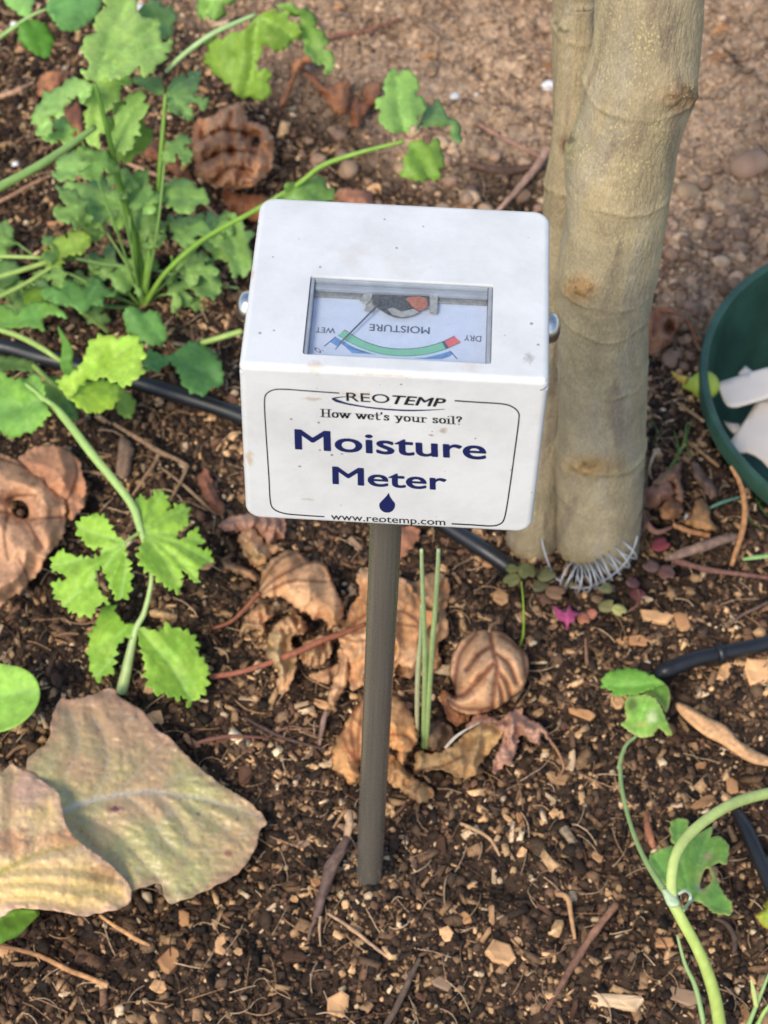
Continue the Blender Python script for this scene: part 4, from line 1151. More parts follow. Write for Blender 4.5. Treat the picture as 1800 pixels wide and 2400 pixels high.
# ------------------------------------------------------------------ leaf makers
def auto_veins(outline, base, k=5):
    P = catmull([p[:2] for p in outline], 4, True); b = np.array(base[:2], float)
    d = np.hypot(*(P-b).T); n = len(P); idx = []
    for i in range(n):
        w = [(i+j) % n for j in range(-5, 6)]
        if d[i] >= d[w].max()-1e-9 and d[i] > .35*d.max(): idx.append(i)
    return [np.array([b, b+(P[i]-b)*.5+np.array([(P[i]-b)[1], -(P[i]-b)[0]])*.04, P[i]]) for i in idx]
def leaf(parent, outline, base, h0, h1, col, col2=None, teeth=(7, 17), cup=4, name='leaf', veins=None, seed=None, step=9, holes=(), mat=None, edge=None, ripple=1.2, droop=0, tilt=None, spots=None, veincol=None, vw=3.0, lobes=None):
    """green leaf: h0 mm above the soil at the stalk, h1 at the far end"""
    gain = np.array([1.32, 1.24, 1.05]) if col[1] > col[0] else np.array([1., 1., 1.]); col = np.array(col)*gain
    if col2 is not None: col2 = np.array(col2)*gain
    base = np.array(base[:2], float); P = np.array([p[:2] for p in outline], float)
    seed = seed if seed is not None else int(abs(P.sum())) % 997
    vs = auto_veins(outline, base) if veins is None else [np.array([q[:2] for q in v], float) for v in veins]
    far = P[np.argmax(np.hypot(*(P-base).T))] if tilt is None else np.array(tilt)
    ax_ = far-base; Ln = np.hypot(*ax_); ax_ = ax_/Ln
    vd = [None]
    def vdist(x, y):
        Q = np.stack([x, y], 1); d = np.full(len(Q), 1e9)
        for v in vs: d = np.minimum(d, pdist(Q, v))
        return d
    def hf(x, y, d):
        Q = np.stack([x, y], 1)-base; t = Q@ax_/Ln; s = (Q@np.array([-ax_[1], ax_[0]]))/Ln
        dv = vdist(x, y)
        return h0+(h1-h0)*t-droop*t*t-cup*s*s*2.2+ripple*.6*np.minimum(dv, 26)/26*2+ripple*fbm(x/45, y/45, seed, 2)*sm(0, 40, dv+d)+.35*np.abs(fbm(x/11, y/11, seed+2, 2))
    def cf(x, y, d):
        dv = vdist(x, y)
        c = np.tile(np.array(col), (len(x), 1))
        if col2 is not None:
            w = sm(-.35, .45, fbm(x/60, y/60, seed+5, 3))[:, None]; c = c*(1-w)+np.array(col2)*w
        c = c*(1+.14*fbm(x/14, y/14, seed+6, 2))[:, None]
        nw = np.exp(-(fbm(x/17, y/17, seed+31, 2)/.05)**2)*.2; c = c*(1+nw[:, None]*np.array([.9, .5, .6]))
        w = (np.exp(-(dv/vw)**2)*.6)[:, None]
        c = c*(1-w)+np.array(veincol if veincol is not None else np.array(col)*1.5+.03)*w
        if edge is not None:
            w = (sm(edge[1], 0, d+fbm(x/20, y/20, seed+7, 2)*edge[1]*.5)*edge[2])[:, None]; c = c*(1-w)+np.array(edge[0])*w
        for s_ in (spots or []):
            w = np.clip(1.4*np.exp(-(((x-s_[0])/s_[2])**2+((y-s_[1])/s_[3])**2))-.2+.3*vnoise(x/5, y/5, seed), 0, 1)[:, None]*s_[5]; c = c*(1-w)+np.array(s_[4])*w
        return np.clip(c, 0, 1)
    return sheet(name, outline, hf, mat or M_LEAF, parent, cf, step=step, teeth=teeth, lobes=lobes, base=base, holes=holes, seed=seed)
def dryleaf(parent, outline, h0, dome, col, col2, veins=(), seed=1, name='leaf', rough=3.0, scale=38, step=7, holes=(), veincol=L(120, 70, 48), vh=.6, edgeup=0, ridge=1.0, vw=3.0, slope=(0, 0), jag=(5, 20), puff=0):
    """dead crumpled leaf: a dome over the soil with sharp folds"""
    P = np.array([p[:2] for p in outline], float); c0 = P.mean(0)
    vs = [catmull(np.array([q[:2] for q in v], float), 4) for v in veins]
    dm = [1.0]
    def vdist(x, y):
        Q = np.stack([x, y], 1); d = np.full(len(Q), 1e3)
        for v in vs: d = np.minimum(d, pdist(Q, v))
        return d
    def fold(x, y):
        a = fbm(x/scale/.9, y/scale/1.5, seed, 2)
        return 1-np.abs(a)*2.2
    def hf(x, y, d):
        D = max(d.max(), 1); dv = vdist(x, y)
        e_ = (d/D)**.8*(1-puff)+puff*np.sqrt(np.clip(1-(1-d/D)**2, 0, 1))
        pl = 2.6*np.minimum(dv, 20)/20 if vs else 0
        return h0+2.5+dome*.6*e_+pl+rough*1.1*ridge*fold(x, y)*(.45+.55*sm(0, 14, d))+rough*.14*(1-2*np.abs(fbm(x/(scale*.4), y/(scale*.4), seed+2, 2)))+3.2*fbm(x/26, y/26, seed+9, 2)*sm(26, 0, d)+vh*np.exp(-(dv/5)**2)+(edgeup+1.5)*sm(9, 0, d)+slope[0]*(x-c0[0])/100+slope[1]*(y-c0[1])/100
    def cf(x, y, d):
        w = sm(-.4, .4, fbm(x/50, y/50, seed+5, 3))[:, None]
        c = (np.array(col)*(1-w)+np.array(col2)*w)*np.array([1.26, 1.27, 1.34])
        c = c*(1+.15*fbm(x/9, y/9, seed+6, 3))[:, None]
        w = sm(.35, .6, fbm(x/16, y/16, seed+12, 3))[:, None]*.25; c = c*(1-w)+np.array(L(96, 66, 46))*w
        nw = (np.exp(-(fbm(x/24, y/30, seed+31, 2)/.045)**2)*.42)[:, None]; c = c*(1-nw)+np.array(veincol)*nw
        dv = vdist(x, y); w = (np.exp(-(dv/(vw*1.15))**2)*.85)[:, None]
        c = c*(1-w)+np.array(veincol)*w
        w = (sm(6, 0, d)*.4)[:, None]; c = c*(1-w)+np.array(L(130, 84, 58))*w
        return np.clip(c, 0, 1)
    return sheet(name, outline, hf, M_DRY, parent, cf, step=min(step, 4.6), holes=holes, seed=seed, thick=.0003, teeth=jag, base=(-999, -999))

G1 = (.2, .38, .05); G2 = (.13, .29, .06); G3 = (.28, .47, .07); GD = (.05, .15, .045); GO = (.12, .22, .02); GB = (.38, .58, .1)
SG = (.36, .5, .12); SY = (.5, .62, .2)

# ---- sharp frond in front of the dark soil, left
fr = empty('cilantro_frond', atz(285, 1640, 0), 'sharp bright cilantro frond with serrated leaflets above the red lettuce', 'herb')
stalk('stem', [(285, 1625, 3), (304, 1536, 14), (320, 1471, 22), (339, 1433, 26), (355, 1357, 34), (348, 1300, 38), (329, 1242, 42), (304, 1175, 46), (217, 1066, 52), (146, 974, 55), (103, 936, 56), (60, 900, 54)],
      [30, 22, 15, 13, 11, 12, 18, 20, 21, 20, 15, 8], M_STEM, fr, (.42, .54, .22), 10, col2=(.36, .54, .13))
stalk('leaf_stalk', ZC([(975, 965, 43), (1030, 925, 43), (1095, 885, 42)]), [7, 8, 10], M_STEM, fr, SG)
leaf(fr, ZC([(1095, 860), (1062, 760), (1045, 650), (1090, 580), (1150, 625), (1210, 555), (1285, 575), (1312, 650), (1312, 730), (1350, 690), (1405, 655), (1465, 695), (1478, 780), (1430, 860), (1368, 922), (1435, 915), (1500, 855), (1560, 900), (1580, 960), (1535, 1012), (1635, 1025), (1648, 1115), (1555, 1185), (1562, 1290), (1480, 1262), (1425, 1195), (1410, 1340), (1290, 1310), (1190, 1230), (1110, 1160), (1072, 1070), (1100, 970), (1125, 925)]),
     ZC([(1112, 885)])[0], 42, 34, G3, G1, cup=3, teeth=(13, 19), seed=3, step=4.6, ripple=1.6, veincol=(.4, .6, .16))
leaf(fr, Z5([(540, 128), (490, 85), (460, 25), (400, 5), (350, 30), (330, 70), (350, 110), (380, 160), (440, 158), (432, 185), (370, 195), (300, 175), (260, 160), (222, 200), (225, 250), (285, 287), (228, 300), (232, 350), (290, 420), (370, 450), (410, 440), (432, 400), (470, 385), (430, 330), (415, 285), (432, 240), (450, 270), (475, 335), (520, 378), (560, 350), (570, 300), (560, 230), (548, 170)]),
     Z5([(545, 130)])[0], 43, 28, G3, G1, cup=3, teeth=(12, 18), seed=4, step=4.6, ripple=1.6, veincol=(.4, .6, .18))
leaf(fr, Z5([(585, 488), (540, 475), (510, 440), (480, 395), (440, 410), (415, 450), (410, 490), (385, 530), (375, 590), (380, 650), (410, 720), (440, 715), (485, 690), (500, 610), (530, 560), (565, 530)]),
     Z5([(590, 495)])[0], 22, 10, G1, G3, cup=3, teeth=(12, 19), seed=5, step=4.6, ripple=1.5, veincol=(.36, .55, .16))
leaf(fr, Z5([(600, 500), (680, 508), (740, 490), (830, 525), (858, 570), (842, 600), (890, 635), (908, 690), (900, 712), (893, 765), (868, 795), (825, 830), (790, 798), (765, 820), (725, 788), (690, 795), (650, 765), (625, 690), (605, 590)]),
     Z5([(600, 503)])[0], 22, 9, G3, G1, cup=4, teeth=(15, 21), seed=6, step=4.6, ripple=1.8, veincol=(.42, .6, .2))
leaf(fr, ZB([(300, 700), (335, 760), (340, 805), (290, 870), (230, 935), (190, 930), (130, 965), (70, 965), (20, 930), (-60, 900), (-110, 760), (-80, 640), (-40, 540), (0, 490), (60, 545), (120, 560), (180, 560), (205, 515), (260, 525), (300, 580), (315, 650)]),
     ZB([(298, 700)])[0], 56, 44, (.17, .36, .08), (.2, .4, .07), cup=6, teeth=(9, 20), seed=8, ripple=2.2, veincol=(.3, .5, .18))
# ---- bright yellow green leaf and neighbours over the hose
pc = empty('cilantro_plant', atz(-40, 800, 0), 'cilantro at the left edge with a bright yellow green leaf over the black hose', 'herb')
leaf(pc, ZB([(480, 690), (400, 600), (430, 545), (550, 490), (575, 400), (620, 310), (700, 250), (760, 260), (820, 270), (900, 245), (980, 300), (1010, 400), (985, 450), (995, 520), (900, 595), (835, 600), (760, 560), (640, 560), (560, 610)]),
     ZB([(485, 685)])[0], 50, 62, (.36, .54, .09), (.28, .48, .07), cup=-5, teeth=(10, 22), seed=9, ripple=2.5, veincol=(.2, .36, .05))
leaf(pc, ZB([(485, 690), (560, 610), (640, 565), (760, 570), (840, 600), (835, 660), (800, 745), (720, 785), (640, 795), (560, 765), (520, 720)]),
     ZB([(485, 690)])[0], 50, 40, (.3, .5, .06), (.36, .54, .07), cup=6, teeth=(10, 20), seed=10, ripple=2, veincol=(.2, .36, .05))
leaf(pc, ZB([(1180, 392), (1120, 380), (1030, 350), (1000, 420), (1020, 490), (1070, 500), (1110, 500), (1160, 450), (1190, 440), (1240, 510), (1260, 600), (1310, 640), (1390, 675), (1440, 660), (1480, 620), (1550, 600), (1550, 500), (1480, 370), (1420, 320), (1330, 290), (1260, 330)]),
     ZB([(1200, 395)])[0], 26, 18, (.09, .23, .07), (.13, .3, .08), teeth=(9, 20), seed=11, ripple=2)
leaf(pc, ZB([(990, 300), (900, 240), (860, 180), (850, 100), (900, 45), (960, 70), (1000, 100), (1040, 80), (1100, 90), (1120, 150), (1160, 220), (1150, 300), (1080, 325)]),
     ZB([(1000, 100)])[0], 30, 22, (.13, .3, .08), (.1, .25, .07), teeth=(8, 18), seed=12)
leaf(pc, ZB([(480, 560), (420, 470), (430, 330), (400, 190), (480, 300), (510, 370), (500, 450), (530, 540)]), ZB([(450, 460)])[0], 34, 40, (.12, .28, .05), (.1, .24, .04), teeth=None, seed=13)
leaf(pc, ZB([(820, 620), (880, 640), (930, 690), (945, 760), (900, 830), (850, 820), (810, 750)]), ZB([(830, 625)])[0], 12, 8, (.12, .22, .05), (.16, .28, .05), teeth=(7, 16), seed=14)
leaf(pc, ZB([(310, 560), (400, 540), (430, 620), (520, 740), (550, 840), (470, 830), (380, 760), (320, 680)]), ZB([(330, 580)])[0], 14, 8, (.1, .2, .05), (.14, .25, .05), teeth=(6, 16), seed=15)
leaf(pc, ZB([(0, 390), (90, 400), (200, 420), (280, 470), (260, 510), (150, 500), (60, 500), (-40, 490), (-40, 390)]), ZB([(-20, 430)])[0], 8, 6, (.09, .17, .05), (.14, .22, .07), teeth=(6, 18), seed=16)
stalk('stem', ZB([(-60, 200, 30), (100, 250, 34), (230, 310, 36), (330, 370, 36), (420, 430, 34), (560, 500, 30)]), [12, 13, 14, 13, 11, 8], M_STEM, pc, SG)
stalk('stem', ZB([(480, 690, 50), (430, 640, 40), (330, 560, 22), (250, 480, 8), (180, 420, 0)]), [10, 11, 12, 12, 12], M_STEM, pc, SG)
stalk('stem', ZB([(1390, 310, 22), (1530, 270, 26), (1680, 225, 28)]), [13, 14, 14], M_STEM, pc, SG)
# leaves a little further back at the left edge
leaf(pc, ZA([(520, 1190), (470, 1160), (400, 1150), (330, 1130), (260, 1075), (320, 1020), (400, 1040), (420, 985), (470, 985), (540, 1030), (590, 965), (660, 970), (680, 1030), (760, 1060), (750, 1090), (680, 1100), (670, 1150), (600, 1150), (560, 1190)]),
     ZA([(540, 1185)])[0], 26, 34, (.14, .31, .09), (.11, .26, .07), teeth=(5, 16), seed=17)
leaf(pc, ZA([(0, 1140), (60, 1160), (110, 1200), (200, 1130), (330, 1130), (400, 1180), (440, 1230), (330, 1210), (280, 1240), (290, 1310), (200, 1290), (100, 1300), (-60, 1270), (-60, 1150)]),
     ZA([(20, 1250)])[0], 28, 32, (.13, .3, .07), (.16, .32, .06), teeth=(6, 18), seed=18)
leaf(pc, ZA([(150, 1060), (220, 1020), (290, 1060), (270, 1140), (170, 1150)]), ZA([(180, 1140)])[0], 18, 20, GO, GO, teeth=(5, 16), seed=19)
stalk('stem', ZA([(-40, 1310, 24), (100, 1260, 27), (200, 1210, 29), (360, 1150, 31)]), [11, 11, 9, 6], M_STEM, pc, SY)
stalk('stem', ZA([(520, 1190, 26), (600, 1240, 18), (700, 1320, 6)]), [8, 9, 10], M_STEM, pc, SG)

# ---- tall blurred cilantro, upper left
pa = empty('cilantro_plant', atz(337, 722, 0), 'tall soft focus cilantro with many stems growing at the upper left', 'herb')
def S(pts, w, col=SG, nm='stem', **k): return stalk(nm, pts, w, M_STEM, pa, col, **k)
S([(337, 725, -3), (322, 597, 30), (300, 502, 52), (275, 409, 74), (248, 290, 100), (222, 195, 118)], [26, 21, 17, 15, 13, 9], (.13, .26, .04), seg=8)
S([(337, 725, -3), (347, 625, 24), (369, 463, 52), (378, 350, 76), (388, 220, 96)], [20, 17, 13, 11, 9], (.2, .36, .06), seg=8)
S([(-20, 448, 118), (108, 378, 112), (222, 298, 104)], [22, 20, 14], (.34, .52, .13))
S([(337, 722, -2), (360, 680, 14), (391, 636, 26), (449, 582, 40), (507, 542, 52), (600, 492, 68), (700, 430, 82), (756, 388, 92), (838, 359, 100), (948, 331, 104)], [16, 13, 12, 12, 12, 12, 12, 12, 12, 8], (.24, .42, .06), seg=6)
S([(388, 168, 100), (434, 125, 108), (504, 76, 116), (600, 34, 120)], [10, 13, 14, 10], (.34, .5, .2))
S([(177, 605, 24), (253, 620, 20), (361, 633, 16), (448, 655, 12), (560, 676, 8)], [8, 9, 8, 6, 5], (.2, .34, .1))
S([(-20, 655, 24), (108, 615, 26), (177, 590, 26)], [13, 12, 8], SG)
S([(-20, 705, 24), (72, 658, 26), (150, 605, 28)], [11, 11, 8], SG)
S([(-20, 600, 20), (100, 604, 22)], [10, 8], SG)
S([(400, 700, -2), (408, 650, 14), (402, 600, 28)], [8, 8, 6], (.14, .28, .05))
def A(px, b, h0, h1, c, c2, **k): return leaf(pa, px, b, h0, h1, np.array(c)*.8+np.array([.095, .12, .035]), np.array(c2)*.8+np.array([.095, .12, .035]), **{'teeth': (9, 24), 'step': 9, 'ripple': 2.2, 'cup': 6, 'lobes': (20, 62), **k, **({'teeth': (k['teeth'][0]*1.5, k['teeth'][1]*1.3)} if k.get('teeth') else {})})
A(Z1([(410, 350), (350, 315), (380, 270), (362, 220), (370, 160), (400, 110), (430, 60), (470, -30), (580, -30), (600, 50), (640, 65), (690, 90), (690, 140), (735, 170), (740, 220), (712, 260), (680, 270), (658, 308), (610, 318), (560, 300), (530, 340), (480, 330), (450, 340)]), Z1([(420, 350)])[0], 118, 104, (.26, .44, .1), (.32, .5, .15), seed=31, teeth=(7, 20), cup=7, ripple=2.5)
A(Z1([(600, 45), (660, 5), (720, 20), (755, 80), (740, 140), (700, 150), (640, 90)]), Z1([(610, 50)])[0], 96, 84, (.06, .2, .07), (.1, .26, .1), seed=32)
A(Z1([(385, 355), (330, 345), (270, 350), (220, 390), (170, 420), (150, 460), (140, 520), (150, 560), (180, 580), (220, 560), (240, 520), (280, 500), (300, 440), (290, 410), (320, 440), (370, 420), (402, 375)]), Z1([(400, 365)])[0], 112, 96, (.18, .36, .12), (.13, .3, .1), seed=33)
A(Z1([(475, 645), (480, 540), (510, 470), (540, 420), (600, 400), (640, 420), (640, 480), (600, 530), (620, 560), (580, 620), (530, 660)]), Z1([(478, 640)])[0], 84, 94, (.2, .38, .12), (.17, .34, .1), seed=34)
A(Z1([(400, 360), (370, 420), (355, 480), (380, 530), (370, 600), (420, 630), (450, 540), (480, 460), (540, 380), (560, 330), (480, 320)]), Z1([(420, 350)])[0], 100, 86, (.2, .36, .1), (.24, .42, .12), seed=35)
A(Z1([(480, 470), (560, 440), (640, 540), (650, 600), (580, 690), (500, 700), (470, 600)]), Z1([(490, 690)])[0], 72, 80, (.14, .26, .03), (.11, .22, .03), seed=36)
A(Z1([(220, 745), (250, 685), (310, 655), (380, 650), (430, 680), (440, 720), (390, 755), (340, 740), (310, 762), (260, 775)]), Z1([(430, 700)])[0], 66, 58, (.13, .3, .1), (.09, .24, .1), seed=37)
A(Z1([(715, 410), (760, 345), (830, 310), (860, 330), (850, 390), (900, 440), (880, 465), (830, 440), (840, 490), (810, 520), (760, 500), (728, 450)]), Z1([(715, 410)])[0], 92, 82, (.17, .34, .12), (.1, .26, .1), seed=38)
A(Z1([(705, 405), (640, 395), (590, 350), (620, 320), (690, 335)]), Z1([(705, 400)])[0], 92, 84, (.05, .17, .06), (.07, .2, .07), seed=39)
A(Z1([(880, 190), (940, 160), (990, 140), (1060, 130), (1110, 70), (1190, 40), (1240, 60), (1290, 140), (1260, 190), (1200, 215), (1140, 205), (1110, 260), (1090, 280), (1160, 310), (1170, 370), (1150, 420), (1060, 430), (1000, 390), (950, 340), (900, 300), (890, 240)]), Z1([(1110, 65)])[0], 122, 96, (.11, .24, .02), (.14, .28, .04), seed=40, droop=6, teeth=(4, 18))
A(Z1([(1190, 22), (1270, 20), (1340, 60), (1400, 150), (1430, 230), (1420, 310), (1380, 290), (1320, 220), (1290, 150), (1300, 90), (1240, 60)]), Z1([(1200, 30)])[0], 122, 100, (.09, .24, .03), (.13, .28, .08), seed=41, teeth=(4, 18))
A(Z1([(840, -30), (850, 60), (880, 95), (930, 80), (970, 60), (1010, 10), (1020, -30)]), Z1([(930, -30)])[0], 110, 96, (.2, .4, .12), (.15, .34, .1), seed=42)
A(Z1([(500, 800), (485, 745), (540, 730), (620, 740), (650, 800), (640, 870), (590, 900), (540, 870)]), Z1([(520, 870)])[0], 56, 62, (.12, .3, .1), (.08, .22, .08), seed=43)
A(Z1([(240, 790), (310, 795), (370, 780), (430, 760), (480, 800), (525, 870), (500, 940), (440, 960), (380, 950), (320, 900), (270, 850)]), Z1([(520, 900)])[0], 40, 36, (.1, .24, .08), (.14, .3, .1), seed=44)
A(Z1([(560, 860), (620, 850), (670, 930), (690, 1010), (640, 1080), (590, 1040), (560, 960)]), Z1([(600, 1080)])[0], 34, 50, (.06, .18, .06), (.1, .24, .08), seed=45)
A(ZA([(1060, 400), (1120, 350), (1230, 340), (1330, 400), (1350, 480), (1300, 520), (1230, 560), (1150, 560), (1080, 510)]), ZA([(1050, 450)])[0], 50, 46, (.15, .32, .1), (.12, .28, .09), seed=46)
A(ZA([(1090, 560), (1200, 575), (1310, 560), (1320, 640), (1250, 700), (1170, 690), (1100, 640)]), ZA([(1080, 570)])[0], 36, 28, (.09, .22, .08), (.12, .26, .08), seed=47)
A(ZA([(1120, 870), (1200, 800), (1330, 820), (1400, 880), (1430, 980), (1420, 1060), (1360, 1120), (1270, 1060), (1240, 980), (1150, 930)]), ZA([(1100, 890)])[0], 20, 14, (.09, .23, .08), (.12, .27, .08), seed=48)
A(ZA([(1390, 720), (1440, 545), (1560, 580), (1620, 700), (1640, 900), (1560, 980), (1500, 900), (1470, 800)]), ZA([(1440, 560)])[0], 26, 16, (.1, .25, .09), (.12, .27, .08), seed=49)
A(ZA([(300, 770), (400, 690), (560, 680), (590, 740), (520, 790), (420, 830), (430, 900), (340, 900), (280, 830)]), ZA([(590, 700)])[0], 34, 26, (.13, .24, .02), (.16, .28, .04), seed=50)
A(ZA([(580, 870), (700, 880), (720, 940), (680, 960), (600, 945)]), ZA([(640, 850)])[0], 18, 12, (.1, .24, .08), (.12, .26, .08), seed=51)
A(ZA([(730, 930), (800, 900), (880, 980), (900, 1080), (850, 1040), (790, 1060), (740, 1010)]), ZA([(760, 880)])[0], 20, 12, (.1, .26, .09), (.12, .28, .09), seed=52)
A(ZA([(600, 640), (660, 600), (670, 690), (640, 750), (600, 720)]), ZA([(630, 600)])[0], 34, 26, (.2, .36, .12), (.22, .38, .1), seed=53)
A(ZA([(0, 850), (80, 860), (150, 920), (100, 1000), (0, 1040), (-60, 1000), (-60, 860)]), ZA([(0, 960)])[0], 16, 12, (.08, .22, .08), (.1, .24, .09), seed=54)
A(ZA([(1110, 1200), (1120, 1060), (1140, 1060), (1170, 1130), (1150, 1230)]), ZA([(1120, 1060)])[0], 14, 8, (.14, .28, .08), (.14, .28, .08), seed=55, teeth=None)
TPL = np.array([(0, 0), (.13, -.12), (.2, -.42), (.42, -.62), (.6, -.42), (.52, -.16), (.8, -.3), (1.02, -.06), (.96, .26), (.7, .2), (.52, .12), (.62, .42), (.44, .64), (.2, .44), (.12, .12)])
rl = random.Random(5)
for (x, y, ln, an, h) in [(300, 480, 95, 200, 40), (250, 545, 90, 150, 30), (400, 560, 95, 20, 34), (430, 620, 80, -20, 22), (210, 470, 90, 210, 52), (300, 400, 80, 250, 66), (340, 520, 70, 300, 44), (280, 620, 75, 170, 18), (240, 680, 80, 150, 10), (390, 690, 80, 30, 10), (430, 720, 85, 50, 8), (330, 640, 60, 80, 16), (160, 640, 80, 190, 16), (120, 700, 85, 160, 14), (60, 660, 80, 200, 14), (40, 570, 85, 170, 14), (500, 610, 85, 60, 14), (470, 540, 75, 10, 26), (350, 440, 70, 270, 58), (160, 560, 75, 230, 26),
                         (60, 740, 80, 120, 12), (205, 760, 70, 60, 8), (480, 700, 70, 100, 6), (390, 330, 75, 320, 80), (250, 350, 90, 240, 88), (180, 300, 80, 200, 92)]:
    ca, sa = math.cos(R(an)), -math.sin(R(an)); w_ = rl.uniform(.75, 1.1)
    P_ = [(x+ln*(p[0]*ca-p[1]*w_*sa), y+ln*(p[0]*sa+p[1]*w_*ca)*.9) for p in TPL]
    g_ = rl.choice([(.08, .2, .07), (.11, .25, .08), (.14, .3, .08), (.06, .16, .05)])
    A(P_, (x, y), h, h+rl.uniform(-10, 6), g_, np.array(g_)*1.25, seed=rl.randrange(900), lobes=None, teeth=(5, 17), step=10)
    if rl.random() < .75 and h > 8:
        mx_, my_ = (x+337)/2+rl.uniform(-15, 15), (y+722)/2+rl.uniform(-10, 20)
        S([(337+rl.uniform(-8, 8), 722, -2), (mx_, my_, h*.6), (x, y, h)], [7, 6, 5], (.2, .34, .08))
# sprig at its far tip, above the box
A(ZJ([(1070, 735), (980, 710), (915, 640), (910, 590), (950, 500), (990, 400), (1050, 385), (1110, 430), (1150, 510), (1180, 600), (1140, 680), (1095, 735)]), ZJ([(1075, 760)])[0], 104, 112, (.17, .36, .1), (.14, .32, .09), seed=56, teeth=(3, 16))
A(ZJ([(1120, 730), (1160, 650), (1190, 580), (1240, 550), (1290, 620), (1350, 660), (1390, 720), (1380, 790), (1330, 775), (1290, 710), (1220, 690), (1170, 710)]), ZJ([(1110, 740)])[0], 104, 94, (.05, .17, .07), (.08, .22, .08), seed=57, teeth=(3, 16))
A(ZJ([(1085, 795), (1150, 780), (1240, 790), (1260, 850), (1280, 940), (1220, 1020), (1150, 1000), (1100, 990), (1040, 970), (1040, 900), (1075, 840)]), ZJ([(1090, 785)])[0], 104, 92, (.09, .24, .02), (.12, .26, .03), seed=58, teeth=(5, 17))
A(ZJ([(375, 1080), (420, 1020), (500, 1010), (580, 980), (640, 1010), (650, 1130), (500, 1150), (370, 1130)]), ZJ([(480, 1020)])[0], 80, 70, (.08, .22, .05), (.1, .26, .07), seed=59, teeth=(4, 16))
# ---- top left corner stalk
pd = empty('cilantro_sprig', atz(-60, 180, 0), 'cilantro sprig with three leaves in the top left corner', 'herb')
stalk('stem', Z1([(-60, 210, 60), (0, 160, 66), (80, 105, 72), (140, 65, 76), (200, 40, 78)]), [12, 12, 12, 9, 6], M_STEM, pd, (.3, .46, .14))
for o_, b_, c_, s_ in [([(10, -30), (30, 20), (70, 50), (120, 75), (140, 30), (150, -30)], (125, 70), (.22, .42, .12), 61), ([(200, 35), (240, 90), (260, 120), (310, 135), (370, 110), (420, 60), (430, -20), (250, -30)], (205, 40), (.16, .36, .1), 62), ([(125, 85), (80, 110), (80, 170), (120, 210), (150, 230), (200, 250), (230, 200), (225, 140), (180, 95)], (130, 85), (.08, .22, .03), 63)]:
    leaf(pd, Z1(o_), Z1([b_])[0], 74, 62, c_, np.array(c_)*1.2, teeth=(5, 18), seed=s_, step=11)

# ---- lettuce
lt = empty('lettuce', atz(-60, 1960, 0), 'lettuce with large bronze red leaves in the lower left', 'lettuce')
PINK = L(226, 178, 162); BRZ = L(168, 140, 104); OLV = L(156, 150, 100); MAU = L(172, 128, 108)
lb = ZF([(345, 190), (380, 145), (420, 152), (500, 140), (600, 110), (660, 85), (700, 92), (722, 132), (820, 190), (890, 250), (950, 330), (1050, 400), (1120, 480), (1230, 580), (1350, 670), (1480, 750), (1560, 820), (1620, 895), (1580, 950), (1560, 1040), (1500, 1150), (1400, 1240), (1300, 1290), (1170, 1350), (1060, 1390), (1010, 1380), (985, 1290), (960, 1270), (880, 1290), (800, 1315), (700, 1300), (500, 1150), (380, 980), (250, 800), (160, 560), (200, 480), (290, 410), (310, 300), (325, 230)])
mid = ZF([(200, 900), (370, 840), (480, 790), (690, 740), (900, 712), (1100, 740), (1300, 775), (1570, 860)])
lv = [mid, ZF([(690, 738), (800, 630), (940, 480), (1000, 420)]), ZF([(560, 768), (640, 620), (650, 420), (560, 250)]), ZF([(430, 800), (400, 620), (480, 420), (420, 200)]), ZF([(900, 712), (1030, 660), (1150, 560)]), ZF([(760, 735), (900, 850), (1000, 1010), (1130, 1110)]), ZF([(950, 715), (1080, 860), (1160, 1010)]), ZF([(480, 870), (700, 960), (880, 1150), (1000, 1290)]), ZF([(1100, 745), (1250, 860), (1400, 960)]), ZF([(420, 900), (560, 1040), (760, 1220)])]
